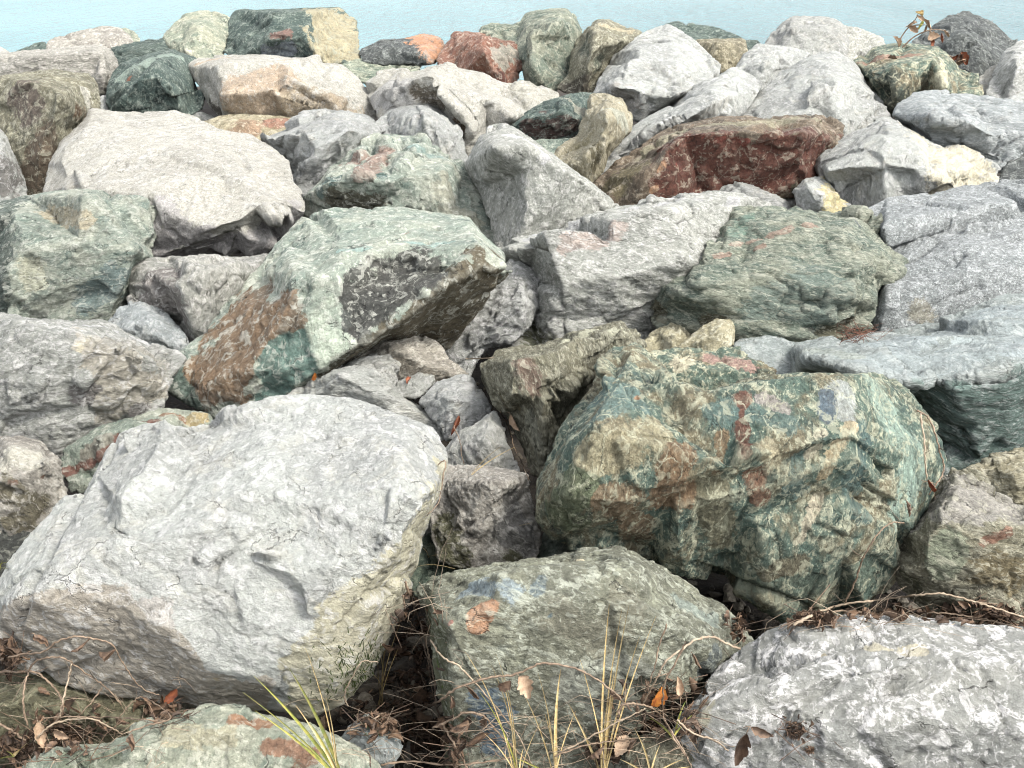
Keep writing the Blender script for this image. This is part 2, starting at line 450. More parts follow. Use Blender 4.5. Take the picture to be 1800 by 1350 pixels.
# ------------------------------------------------------------------ setting: soil under the stones, lake behind them
def soil_height(x, y):
    z = np.where(y < 13.0, SL_A+SL_B*y-0.8, SL_A+SL_B*13.0-0.8-(y-13.0)*0.30)
    z = np.where(y < 3.0, np.maximum(z, SL_A+SL_B*y-0.36-0.44*np.clip((y-2.65)/0.3, 0, 1)), z)
    return np.maximum(z, -3.0)
def make_soil():
    xs = np.linspace(-16, 16, 161); ys = np.concatenate([np.linspace(-6, 16, 140), np.linspace(16.5, 30, 14)])
    X, Y = np.meshgrid(xs, ys); p = np.stack([X.ravel(), Y.ravel(), 0*X.ravel()], 1)
    z = soil_height(p[:, 0], p[:, 1]) + 0.07*fbm(p*1.7, 4, 5)
    nx = len(xs)
    f = [(r*nx+c, r*nx+c+1, (r+1)*nx+c+1, (r+1)*nx+c) for r in range(len(ys)-1) for c in range(nx-1)]
    N = NT('gap_dark_soil'); tc = N.n('ShaderNodeTexCoord').outputs['Object']
    a = N.noise(tc, 6, 6, 0.7); b = N.noise(tc, 60, 4, 0.7)
    c = N.mix(N.remap(a, 0.35, 0.65), srgb((36, 31, 26), 0.7), srgb((60, 52, 42), 0.7))  # soil colour darkened so the joints read as deep shade
    N.put(N.bsdf.inputs['Base Color'], N.mix(N.remap(b, 0.5, 0.7), c, srgb((78, 68, 55), 0.7)))
    N.bsdf.inputs['Roughness'].default_value = 0.95
    bp = N.n('ShaderNodeBump'); bp.inputs['Distance'].default_value = 0.04; N.put(bp.inputs['Height'], N.math('ADD', a, N.math('MULTIPLY', b, 0.4))); N.put(N.bsdf.inputs['Normal'], bp.outputs[0])
    setting(mesh_obj('ground', [(*q[:2], h) for q, h in zip(p, z)], f, N.m))
make_soil()
def make_water():
    N = NT('lake_water'); tc = N.n('ShaderNodeTexCoord').outputs['Object']
    mp = N.n('ShaderNodeMapping'); N.put(mp.inputs[0], tc); mp.inputs['Scale'].default_value = (2.4, 0.55, 1)
    a = N.noise(mp.outputs[0], 1.1, 5, 0.6, 0.6); b = N.noise(mp.outputs[0], 6.5, 5, 0.65, 0.4); c = N.noise(mp.outputs[0], 0.07, 3, 0.5)
    N.put(N.bsdf.inputs['Base Color'], N.mix(N.remap(c, 0.35, 0.65), (0.14, 0.32, 0.36, 1), (0.18, 0.37, 0.41, 1)))
    N.bsdf.inputs['Roughness'].default_value = 0.06
    N.bsdf.inputs['IOR'].default_value = 1.333; N.bsdf.inputs['Specular IOR Level'].default_value = 0.45
    bp = N.n('ShaderNodeBump'); bp.inputs['Strength'].default_value = 1.0; bp.inputs['Distance'].default_value = 1.1
    N.put(bp.inputs['Height'], N.math('ADD', N.math('MULTIPLY', a, 1.0), N.math('MULTIPLY', b, 0.35))); N.put(N.bsdf.inputs['Normal'], bp.outputs[0])
    v = [(-9000, 11, -0.6), (9000, 11, -0.6), (9000, 15000, -0.6), (-9000, 15000, -0.6)]
    setting(mesh_obj('water', v, [(0, 1, 2, 3)], N.m, smooth=False))
make_water()

RUST, ORANGE, BROWN, DKBROWN, PALE, TEAL, MOSS, CREAM, NAVY, DKRED, OCHRE = (150, 92, 66), (196, 122, 78), (122, 98, 74), (72, 64, 54), (222, 218, 206), (96, 128, 122), (84, 86, 54), (214, 198, 158), (88, 104, 120), (92, 50, 44), (164, 146, 104)
B = boulder

# ================================================================== crest against the water, left to right
B('small pale stone tip cut off by the left edge just below the water', 'cream', [(-50, 84), (0, 81), (22, 94), (24, 118), (-50, 120)], dy=0.6)
B('tiny dark green stone poking out left of the rounded pale crest stone', 'darkgreen', [(20, 95), (53, 80), (62, 75), (80, 74), (92, 90), (88, 108), (30, 108)], dy=0.7)
B('rounded pale grey stone lying on top of the long flat grey slab at upper left', 'tangrey', [(80, 90), (83, 72), (100, 65), (130, 57), (185, 46), (213, 50), (230, 63), (238, 80), (200, 100), (130, 104), (84, 102)], [[(83, 85), (140, 72, .3), (200, 66, .3), (236, 80)]], dy=0.3)
B('small green stone half hidden behind the right end of the rounded pale crest stone', 'green', [(200, 55), (208, 50), (227, 49), (240, 58), (248, 69), (246, 90), (215, 95)], dy=0.8)
B('long flat grey slab reaching in from the left edge beneath the rounded pale stone', 'grey', [(-50, 99), (0, 95), (85, 88), (175, 79), (190, 83), (207, 110), (202, 140), (190, 160), (172, 168), (150, 160), (60, 155), (-50, 150)], [[(-50, 108), (60, 100, .15), (180, 93, .15), (205, 110)], [(180, 93, .15), (178, 130, .05), (172, 168)]], tint=(1.05, 1.0, .97), strata=((0, .2, 1), 3))
B('low dark green slab wedged between the grey slab and the dark green angular rock', 'darkgreen', [(193, 86), (225, 78), (260, 70), (303, 68), (318, 85), (316, 112), (240, 122), (205, 118)], [[(195, 92), (250, 86, .2), (316, 84)]], dy=0.25, strata=((.2, .3, 1), 3))
B('pale green angular rock on the crest left of the big dark block', 'palegreen', [(285, 68), (310, 38), (325, 25), (363, 19), (400, 28), (412, 40), (402, 65), (395, 100), (375, 116), (330, 114), (305, 95)], [[(325, 25), (345, 50, .25), (330, 85, .15), (330, 114)], [(345, 50, .25), (395, 60)]], tint=(1.02, .98, .9), dy=0.1)
B('big dark green block on the crest with a tan right face', 'darkgreen', [(388, 88), (392, 62), (400, 45), (410, 20), (430, 16), (445, 20), (545, 17), (598, 15), (612, 25), (628, 35), (632, 70), (636, 108), (575, 116), (550, 112), (480, 112), (420, 108)],
  [[(410, 25), (480, 24, .12), (545, 22, .12)], [(545, 17), (538, 60, .0), (550, 90, -.02), (575, 116)], [(395, 60), (470, 70, 0), (538, 60)]],
  [([(541, 10), (600, 10), (642, 40), (642, 112), (576, 120), (552, 95), (540, 60)], 0, (178, 168, 138), 0.7), ([(575, 40), (600, 80)], 44, (176, 166, 132), .7), ([(484, 62), (505, 58)], 8, (136, 100, 88)), ([(470, 92), (505, 85)], 12, (124, 132, 138)), ([(612, 60), (612, 95)], 5, RUST)])
B('low dark crest stone with a bright orange right face, left of the red rock', 'dark', [(630, 90), (645, 82), (670, 72), (720, 67), (745, 60), (775, 66), (785, 76), (778, 105), (755, 118), (740, 118), (690, 114), (635, 112)], [[(720, 67), (738, 92, .05), (745, 118)], [(640, 92), (690, 80, .2), (720, 70)]],
  [([(722, 66), (745, 54), (790, 66), (784, 108), (757, 122), (744, 100)], 0, (202, 152, 118), 0.7), ([(750, 75), (765, 95)], 24, (205, 150, 112), .75)])
B('red brown rock with squarish blocky faces standing on the crest', 'red', [(764, 112), (785, 80), (798, 57), (857, 60), (885, 66), (910, 69), (922, 90), (919, 117), (910, 142), (887, 154), (850, 143), (800, 133)], [[(857, 60), (852, 92, .0), (850, 143)], [(785, 72), (857, 68, .15), (915, 80)]],
  [([(880, 110), (900, 85)], 16, (150, 150, 134)), ([(866, 88), (872, 100)], 8, (170, 165, 150)), ([(880, 135)], 12, (84, 44, 36))])
B('tall grey green crest rock with a shoulder on its left, right of the red rock', 'green', [(840, 57), (845, 48), (865, 42), (900, 40), (915, 40), (925, 25), (940, 21), (965, 17), (995, 16), (1010, 27), (1024, 50), (1022, 85), (1010, 110), (1004, 150), (965, 168), (925, 155), (915, 117), (900, 80), (870, 70)], [[(915, 45), (940, 60, .15), (935, 110, .05), (950, 165)], [(930, 30), (985, 36, .2), (1024, 50)]], dy=0.2, tint=(.98, .96, .94))
B('olive green rock with a tan flat top leaning against the tall grey green crest rock', 'olive', [(1020, 62), (1035, 45), (1047, 35), (1075, 38), (1130, 55), (1128, 75), (1090, 100), (1070, 130), (1060, 165), (1020, 172), (1000, 170), (980, 155), (1000, 130), (1005, 90)], [[(1025, 60), (1045, 52, .1), (1080, 72, .08), (1125, 68)], [(1045, 52, .1), (1040, 100, 0), (1020, 172)]],
  [([(1060, 44), (1105, 55)], 12, (190, 176, 140)), ([(1030, 150), (1000, 155)], 16, DKBROWN), ([(1030, 75), (1050, 110)], 16, (84, 92, 76))])
B('dark green rock behind the big rounded white boulder on the crest', 'darkgreen', [(1150, 60), (1165, 45), (1185, 38), (1240, 43), (1270, 52), (1308, 68), (1310, 95), (1220, 100)], dy=0.7)
B('small dark stone tip at the water right of the olive square stone', 'darkgreen', [(1300, 80), (1312, 69), (1335, 71), (1342, 85), (1330, 105), (1305, 105)], dy=0.8)
B('olive square stone squeezed between the big white boulder and the white textured stone', 'olive', [(1215, 76), (1225, 71), (1260, 68), (1310, 68), (1315, 90), (1305, 112), (1275, 130), (1235, 120)], [[(1222, 78), (1265, 76, .15), (1312, 76)]], dy=0.45, tint=(.95, .9, .85))
B('pale grey boulder with a flat top on the crest, right of the dark stone tip', 'white', [(1338, 85), (1357, 58), (1375, 42), (1390, 30), (1420, 28), (1463, 33), (1487, 45), (1493, 70), (1492, 105), (1430, 108), (1370, 100)], [[(1350, 62), (1395, 48, .2), (1455, 52, .2), (1490, 60)]], dy=0.3, tint=(.88, .87, .86))
B('flat grey stone adjoining the right side of the pale flat topped crest boulder', 'grey', [(1480, 52), (1486, 46), (1510, 50), (1550, 65), (1560, 80), (1540, 105), (1500, 112), (1484, 100)], dy=0.45, tint=(1.1, 1.08, 1.06))
B('dark grey hill shaped rock at the water near the right edge', 'dark', [(1592, 84), (1640, 45), (1670, 28), (1700, 19), (1740, 37), (1777, 60), (1797, 78), (1780, 100), (1765, 125), (1733, 140), (1710, 140), (1670, 125), (1610, 105)], [[(1700, 19), (1690, 60, .2), (1640, 100)], [(1700, 25), (1735, 80, .2), (1733, 140)]], dy=0.5)
B('small cream stone between the dark hill shaped rock and the upright grey rock', 'cream', [(1718, 135), (1740, 118), (1760, 110), (1756, 145), (1735, 172), (1720, 160)], dy=0.3)
B('upright grey rock at the upper right edge', 'grey', [(1728, 174), (1747, 127), (1767, 90), (1787, 74), (1860, 62), (1870, 185), (1770, 185)], [[(1767, 90), (1790, 110, .15), (1780, 180)]], tint=(1.05, 1.05, 1.08))
B('small pale stone under the upright grey rock at the right edge', 'white', [(1765, 172), (1790, 160), (1850, 165), (1850, 205), (1780, 200)], dy=-0.1)
# ================================================================== second line
B('white knobbly stone beneath the pale flat topped crest boulder', 'white', [(1285, 128), (1305, 100), (1330, 80), (1350, 80), (1400, 86), (1425, 95), (1410, 125), (1375, 145), (1345, 160), (1318, 148)], [[(1300, 118), (1345, 105, .2), (1410, 112)]], dy=0.15)
B('big rounded white boulder on the crest right of the olive rock', 'white', [(1046, 165), (1057, 132), (1077, 103), (1107, 75), (1140, 55), (1173, 46), (1200, 58), (1220, 72), (1247, 97), (1266, 115), (1263, 132), (1240, 150), (1205, 180), (1165, 200), (1130, 212), (1105, 212), (1080, 185)], [[(1046, 160), (1090, 150, .02), (1130, 165, 0), (1200, 160, .05), (1263, 130)], [(1130, 165, 0), (1135, 210)], [(1120, 90, .3), (1180, 80, .35)]],
  [([(1110, 180), (1085, 165)], 18, (170, 164, 152))], rough=.35)
B('long white slanting rock below the big rounded white boulder', 'white', [(1050, 320), (1060, 280), (1090, 248), (1115, 222), (1165, 195), (1200, 172), (1237, 143), (1260, 138), (1290, 120), (1318, 133), (1344, 157), (1315, 190), (1290, 215), (1200, 240), (1140, 270), (1085, 310)], [[(1070, 275), (1150, 225, .15), (1240, 180, .15), (1318, 160)], [(1240, 180, .15), (1262, 145, .4)]], vb=285, dy=0.1, rough=.4)
B('white peaked boulder with a straight ridge, right of the long white slanting rock', 'white', [(1275, 225), (1300, 197), (1343, 157), (1377, 127), (1427, 97), (1467, 92), (1497, 107), (1510, 123), (1525, 155), (1550, 180), (1564, 204), (1545, 240), (1500, 265), (1430, 260), (1340, 260)], [[(1467, 92), (1445, 150, .05), (1400, 200, -.02), (1370, 262)], [(1467, 92), (1505, 150, .3), (1564, 204)]], vb=245, rough=.4)
B('green brown rock with a reddish top below the dark hill shaped rock', 'greenmix', [(1498, 108), (1537, 87), (1577, 78), (1643, 82), (1663, 95), (1690, 123), (1720, 130), (1728, 157), (1727, 175), (1680, 182), (1620, 185), (1590, 200), (1572, 208), (1556, 205), (1540, 165), (1515, 135)], [[(1505, 120), (1540, 135, .1), (1570, 118, .05), (1640, 105, .1), (1690, 125)], [(1570, 118, .05), (1575, 160, -.02), (1572, 208)], [(1640, 105, .1), (1660, 150, 0), (1680, 182)]],
  [([(1530, 112), (1600, 98)], 18, (152, 110, 90)), ([(1565, 185), (1560, 150)], 26, (62, 70, 62)), ([(1640, 100), (1655, 140)], 13, (196, 190, 158))])
B('large pale grey boulder at the right edge below the green brown rock', 'bluewhite', [(1570, 205), (1583, 183), (1603, 167), (1643, 162), (1700, 165), (1767, 178), (1860, 192), (1860, 265), (1800, 285), (1760, 305), (1730, 290), (1690, 280), (1640, 265), (1600, 235)], [[(1575, 205), (1640, 205, .1), (1720, 225, .08), (1800, 240)]], strata=((.1, .5, 1), 2.5))
B('dark stone at the right edge tucked under the large pale grey boulder', 'dark', [(1750, 318), (1765, 290), (1800, 266), (1860, 245), (1860, 345), (1780, 350)], dy=0.2)
B('olive brown rock with a pale right face below the long grey slab', 'olive', [(-50, 138), (0, 136), (97, 123), (117, 125), (133, 131), (153, 131), (167, 147), (173, 173), (174, 197), (158, 215), (140, 250), (120, 290), (95, 345), (60, 360), (20, 355), (-20, 300), (-50, 240)], [[(97, 123), (78, 150, .1), (105, 170, .02), (150, 200)], [(105, 170, .02), (80, 230, 0), (70, 355)], [(0, 150), (35, 145, .15), (78, 150)], [(105, 170, .02), (140, 150, .35), (165, 150)]],
  [([(35, 165), (55, 190)], 30, (106, 92, 82)), ([(130, 150), (150, 170)], 22, (206, 202, 186)), ([(130, 195), (150, 205)], 12, (120, 92, 66)), ([(70, 250), (60, 310)], 32, (104, 86, 68))], vb=335)  # brown shadow of the middle face painted in
B('tiny pale stone in the gap left of the dark green angular rock', 'white', [(170, 170), (188, 165), (194, 195), (176, 200)], dy=0.1)
B('dark green angular rock with a sloping lighter top, left of the tan boulder', 'darkgreen', [(185, 195), (188, 165), (196, 133), (213, 113), (247, 97), (307, 89), (345, 103), (340, 125), (345, 150), (360, 168), (354, 195), (330, 212), (265, 212), (195, 208)], [[(190, 175), (225, 158, .05), (258, 130, .02), (280, 110, .08), (330, 107)], [(280, 110, .08), (300, 150, -.03), (310, 212)]],
  [([(220, 130), (250, 112), (300, 97)], 17, (140, 158, 144)), ([(223, 140)], 7, RUST)])
B('tan boulder with a bright cream right shoulder, left of centre below the big dark block', 'cream', [(329, 117), (343, 107), (380, 98), (453, 97), (560, 98), (600, 113), (627, 137), (645, 162), (663, 188), (663, 212), (620, 225), (560, 218), (520, 225), (430, 222), (390, 212), (370, 185), (355, 155), (340, 135)], [[(335, 118), (400, 112, .15), (500, 113, .12), (560, 98)], [(500, 113, .12), (512, 135, .0), (490, 165, -.05), (460, 222)], [(512, 135, 0), (570, 165, .02), (650, 200)], [(385, 118, .15), (390, 165, -.02), (400, 212)]],
  [([(395, 150), (500, 118), (512, 137), (490, 167), (460, 225), (400, 225)], 0, (186, 166, 142), 0.7), ([(492, 170), (512, 142), (580, 174), (650, 210), (560, 225), (460, 225)], 0, (178, 162, 136), 0.7), ([(420, 160), (470, 150), (440, 190)], 40, (182, 158, 130), .72), ([(520, 180), (600, 195)], 24, (166, 146, 116)), ([(370, 185), (385, 200)], 10, DKBROWN), ([(345, 112), (400, 100)], 7, (196, 170, 140))], rough=.5)
B('small grey chip below the tan boulder, left of the flat reddish tan stone', 'grey', [(330, 204), (350, 196), (377, 203), (380, 216), (340, 216)], dy=0.1)
B('flat reddish tan stone showing as a low strip below the tan boulder', 'tan', [(350, 216), (385, 205), (433, 198), (515, 208), (520, 230), (450, 250), (385, 245)], [[(360, 218), (430, 216, .3), (510, 216)]], [([(480, 215), (510, 215)], 14, (176, 124, 104)), ([(430, 225)], 25, (170, 138, 110))], dy=0.0, tint=(.95, .93, .9))
B('flat grey green slab behind the cream boulder near the centre', 'green', [(595, 116), (635, 101), (680, 101), (742, 113), (735, 130), (690, 140), (655, 152), (625, 140)], dy=0.35, tint=(1.15, 1.15, 1.12), strata=((0, .2, 1), 3))
B('bright cream boulder sloping down to the right with a dark undercut, upper centre', 'cream', [(640, 152), (663, 128), (690, 122), (727, 123), (747, 115), (787, 110), (813, 120), (853, 133), (890, 152), (917, 188), (928, 209), (895, 222), (853, 235), (845, 255, .2, .06), (828, 285, .2, .06), (815, 255, .15, .06), (800, 220, .12, .05), (783, 195, .12, .05), (757, 180, .12, .05), (720, 190, .15, .05), (690, 205, .2, .06), (668, 212, .3, .08), (655, 185, .4)],
  [[(747, 115), (752, 140, .02), (772, 165, .0), (805, 195, -.03), (830, 222, -.03), (855, 233)], [(655, 150), (700, 140, .15), (752, 140)], [(715, 145, .1), (712, 190)], [(770, 120, .3), (850, 170, .2), (900, 205, .15)]],
  [([(675, 150), (700, 170)], 34, (182, 180, 174), .72), ([(730, 160), (770, 180)], 14, (106, 94, 76)), ([(810, 225), (828, 262)], 18, (112, 88, 62)), ([(795, 195), (830, 215)], 10, (156, 152, 138))], vb=250, rough=0.5)  # dark shadow along the undercut painted in brown
B('pale flat stone lying behind the right end of the bright cream boulder', 'cream', [(875, 160), (888, 149), (913, 140), (933, 143), (985, 165), (975, 190), (935, 205), (905, 200)], [[(920, 145), (930, 175, .2)]], dy=0.15, tint=(1, 1, .98))
B('dark green stone with a maroon underside left of the tan upright slab', 'darkgreen', [(893, 226), (920, 200), (957, 180), (1007, 162), (1052, 162), (1055, 200), (1035, 235), (1015, 250), (975, 255), (940, 250), (912, 238)], [[(897, 226), (925, 212, .1), (985, 195, .02), (992, 178, .1), (1007, 162)], [(985, 195, .02), (1015, 215, 0), (1020, 245)]],
  [([(912, 238), (930, 222), (985, 201), (1015, 216), (1018, 240), (975, 248), (940, 246)], 0, (88, 66, 60), 0.62), ([(935, 225), (1000, 222)], 17, (90, 68, 62)), ([(1010, 180), (1030, 205)], 20, (168, 166, 146))])
B('small bluish green stone between the grey triangular boulder and the tan upright slab', 'green', [(925, 252), (945, 246), (1010, 243), (1000, 275), (975, 295), (950, 280)], dy=0.05, tint=(.95, 1, 1.05))
B('tan upright slab leaning against the dark green stone, centre right', 'tan', [(1037, 166), (1067, 167), (1093, 177), (1111, 207), (1108, 230), (1085, 255), (1067, 275), (1060, 300), (1037, 330), (1005, 318), (968, 280), (985, 257), (1015, 240), (1022, 213), (1033, 190)], [[(1067, 167), (1068, 200, .0), (1062, 245, -.03), (1040, 330)], [(1068, 200, 0), (1095, 235)], [(1020, 240), (1010, 290, 0)]],
  [([(1080, 195), (1100, 215)], 18, (186, 188, 166)), ([(1045, 295), (1050, 260)], 12, (108, 98, 66)), ([(1000, 290), (1030, 250)], 18, (166, 154, 112))], strata=((1, .3, .2), 3))
B('white pyramid stone right of the green peaked boulder, upper centre', 'white', [(655, 218), (683, 197), (713, 178), (757, 167), (780, 187), (800, 207), (815, 235), (828, 268), (826, 300), (785, 310), (740, 290), (690, 260)], [[(757, 167), (745, 205, .08), (770, 250, 0), (790, 305)], [(757, 167), (800, 235, .2)]], vb=285, tint=(.96, .96, .97))
B('white rock with a long crack left of the green peaked boulder', 'white', [(448, 244), (500, 220), (533, 197), (570, 192), (600, 196), (640, 203), (662, 215), (672, 235), (650, 275), (610, 310), (575, 330), (540, 352), (512, 330), (500, 290), (472, 262)], [[(460, 245), (520, 240, .15), (600, 222, .15), (665, 228)], [(503, 285), (560, 262, .0), (620, 235, .02)]], vb=325, tint=(.93, .93, .94))
B('dark red slab with a mossy tan top, upper right of centre', 'brown', [(1038, 326), (1067, 300), (1110, 268), (1160, 235), (1200, 213), (1267, 205), (1343, 207), (1447, 201), (1485, 217), (1479, 247), (1435, 283), (1432, 315), (1397, 345), (1340, 350), (1290, 345), (1240, 360), (1200, 370), (1150, 375), (1090, 372), (1058, 350)],
  [[(1120, 372), (1163, 293, -.06), (1176, 265, .0), (1200, 243, .02), (1250, 237, .0), (1310, 232, .0), (1413, 235, .0), (1479, 240)], [(1200, 243, .02), (1240, 290, .05, .06), (1250, 350)], [(1413, 235, 0), (1400, 290, .05, .05), (1390, 345)], [(1090, 320, .25), (1163, 293, -.06)]],
  [([(1128, 365), (1163, 295), (1176, 267), (1200, 246), (1250, 241), (1310, 235), (1413, 239), (1478, 241), (1437, 285), (1432, 312), (1397, 345), (1240, 360)], 0, (98, 58, 48), 0.62), ([(1210, 280), (1260, 280), (1200, 330), (1300, 310), (1390, 285), (1420, 255)], 44, (104, 56, 46), .6), ([(1185, 290), (1230, 270), (1310, 250), (1240, 245)], 9, (132, 58, 46)), ([(1166, 290), (1150, 335)], 8, (190, 140, 100)), ([(1130, 270), (1200, 228), (1300, 220), (1420, 215)], 20, (150, 144, 116)), ([(1080, 325), (1110, 300)], 28, (116, 106, 76)), ([(1330, 315), (1385, 310), (1400, 330)], 12, (70, 68, 50))], vb=355)
B('bright white pyramid boulder with a yellowish right flank, right of the dark red slab', 'white', [(1432, 293), (1440, 273), (1483, 243), (1517, 227), (1563, 203), (1583, 207), (1607, 227), (1627, 238), (1683, 253), (1733, 277), (1757, 297), (1753, 325), (1693, 345), (1633, 352), (1603, 370), (1527, 390), (1495, 388), (1470, 355), (1447, 318)], [[(1570, 203), (1540, 245, .12), (1556, 290, .0), (1562, 385)], [(1583, 207), (1610, 260, .12), (1640, 310, .02), (1634, 352)], [(1440, 280), (1460, 300, .05), (1475, 355)], [(1460, 300, .05), (1540, 245)], [(1640, 310, .02), (1735, 295)]],
  [([(1592, 212), (1640, 248), (1690, 252), (1762, 298), (1756, 345), (1642, 345), (1640, 310), (1615, 265)], 0, (228, 220, 194), 0.64), ([(1670, 290), (1715, 305)], 34, (228, 218, 184), .8)], vb=372, rough=0.6)  # sunlit right flank painted warmer and brighter
B('small white cube shaped stone with a yellow right face under the bright white pyramid', 'white', [(1393, 332), (1413, 315), (1447, 310), (1460, 323), (1477, 347), (1497, 360), (1500, 380), (1460, 392), (1430, 388), (1400, 370)], [[(1447, 310), (1444, 345, .0), (1455, 392)], [(1400, 330), (1420, 325, .2), (1447, 322)]], [([(1449, 310), (1462, 321), (1500, 358), (1503, 390), (1458, 396), (1446, 345)], 0, (208, 196, 150), 0.7), ([(1465, 345), (1480, 370)], 14, (206, 190, 136), .8)], dy=-0.02)  # sunlight on the right face painted in yellow
B('white wedge stone pointing left below the dark red slab', 'white', [(1240, 342), (1260, 318), (1273, 306), (1293, 308), (1333, 328), (1360, 340), (1395, 358), (1385, 385), (1320, 375), (1250, 360)], [[(1260, 330), (1300, 325, .2), (1370, 355, .1)]], vb=365)
B('thin white stone behind the white wedge and the small white cube', 'white', [(1328, 328), (1340, 317), (1380, 332), (1398, 345), (1398, 365), (1350, 350)], dy=0.2, tint=(.95, .95, .95))
# ================================================================== middle
B('pale grey boulder with a dark lower half cut off by the left edge', 'white', [(-70, 190), (0, 203), (17, 227), (33, 283), (45, 330), (48, 350), (20, 372), (-70, 385)], [[(-70, 260), (0, 270, .1), (40, 310)]], [([(0, 310), (20, 335)], 30, (110, 106, 100))], vb=365)
B('big beige slab of a boulder with a rough flat face, upper left', 'cream', [(78, 345), (93, 293), (113, 250), (150, 213), (163, 194), (200, 200), (267, 200), (307, 198), (350, 213), (383, 233), (443, 238), (477, 257), (503, 283), (512, 320), (533, 343), (537, 378), (492, 420), (465, 440), (440, 447), (365, 452), (300, 458), (265, 455), (200, 430), (90, 390)],
  [[(85, 340), (150, 332, .12), (270, 345, .06), (300, 375, .0), (360, 400, -.02), (430, 402, -.02), (490, 388, .0), (536, 360)], [(300, 375, 0), (275, 440)], [(120, 280, .35), (160, 225, .45)], [(250, 260, .33), (400, 300, .25)], [(360, 400, -.02), (370, 440, .0, .12), (440, 440)]],
  [([(282, 347), (302, 380), (360, 404), (430, 406), (490, 392), (538, 362), (545, 400), (440, 460), (262, 465)], 0, (172, 168, 166), 0.66), ([(290, 375), (350, 420), (420, 422), (480, 400), (520, 365)], 22, (178, 174, 170), .72), ([(320, 425), (400, 440), (460, 425)], 12, (120, 106, 92))], vb=445, rough=.15, tint=(1.06, 1.06, 1.07))
B('green peaked boulder with a reddish left slope and a dark green nose, upper centre', 'palegreen', [(528, 355), (560, 325), (580, 300), (600, 275), (640, 245), (663, 231), (697, 236), (747, 238), (777, 270), (805, 277), (825, 300), (847, 333), (870, 390), (880, 440), (800, 460), (700, 420), (620, 400), (560, 388), (533, 375)],
  [[(697, 236), (712, 275, .12), (720, 300, .05), (700, 330, .05), (690, 400)], [(777, 270), (720, 300)], [(545, 345), (575, 318, .0), (630, 303, -.05), (680, 318, -.05), (700, 330, .05)], [(805, 280), (770, 300, .05), (790, 370, -.03), (820, 440)]],
  [([(620, 285), (670, 270), (640, 300)], 20, (158, 128, 112)), ([(560, 335), (600, 312), (660, 310)], 14, (84, 110, 104)), ([(590, 350), (660, 355)], 20, (88, 82, 62)), ([(740, 262), (760, 275)], 18, (136, 164, 154)), ([(790, 340), (820, 390)], 30, (172, 172, 150))], vb=400, rough=.6)
B('smooth grey triangular boulder in the upper centre', 'grey', [(820, 294), (833, 263), (847, 237), (863, 220), (887, 218), (933, 247), (977, 277), (1017, 310), (1063, 343), (1092, 370), (1040, 395), (985, 415), (900, 455), (875, 455), (865, 390), (845, 335)], [[(826, 294), (868, 258, .02), (930, 258, .03), (1000, 310, .05), (1085, 368)], [(850, 240), (868, 258)], [(887, 218), (868, 258)], [(930, 300, .05), (920, 400, .0)]],
  [([(890, 235), (930, 252), (960, 275)], 12, (206, 206, 206), .72)], vb=425, rough=0.2)
B('pale green slab leaning upright at the left edge below the beige boulder', 'palegreen', [(-60, 368), (0, 358), (45, 347), (90, 340), (150, 335), (210, 338), (265, 350), (282, 366), (276, 420), (268, 455), (235, 475), (226, 500), (228, 530), (192, 575), (130, 580), (60, 575), (-60, 570)], [[(45, 347), (28, 400, .12), (14, 470, .0), (18, 572)], [(60, 350), (150, 345, .1), (265, 358)], [(40, 440, .05), (150, 430, .03), (235, 440, .06)], [(235, 440, .06), (215, 500, .1), (190, 575)]],
  [([(-60, 360), (45, 349), (28, 400), (14, 470), (18, 580), (-60, 580)], 0, (92, 104, 97), 0.65), ([(10, 420), (5, 500), (0, 540)], 22, (92, 104, 94)), ([(160, 520), (205, 490)], 28, (110, 130, 126)), ([(55, 480), (100, 530)], 26, (196, 196, 168)), ([(80, 375), (150, 385)], 16, (188, 176, 144))], vb=560, rough=0.6)
B('grey block with a flat top between the pale green slab and the large green block', 'grey', [(219, 478), (225, 460), (300, 453), (400, 450), (475, 448), (480, 475), (455, 510), (430, 560), (400, 595), (365, 615), (345, 618), (330, 600), (295, 560), (250, 540), (226, 535), (224, 500)], [[(225, 468), (330, 463, .1), (352, 478, .02), (400, 470, .08), (470, 462)], [(352, 478, .02), (362, 540, -.02), (372, 610)], [(300, 465), (320, 500, 0), (330, 560, 0)]],
  [([(270, 500), (310, 530)], 40, (132, 126, 120), .65)], vb=600, tint=(.98, .96, .95))
B('small smooth bluish white stone sitting above the grey boulder at the left', 'bluewhite', [(183, 572), (205, 545), (225, 532), (250, 530), (290, 550), (325, 585), (337, 605), (330, 630), (300, 632), (240, 610), (195, 590)], [[(225, 532), (245, 570, .1), (300, 600, 0), (325, 625)], [(245, 570, .1), (210, 585)]], vb=612, dy=-.03)
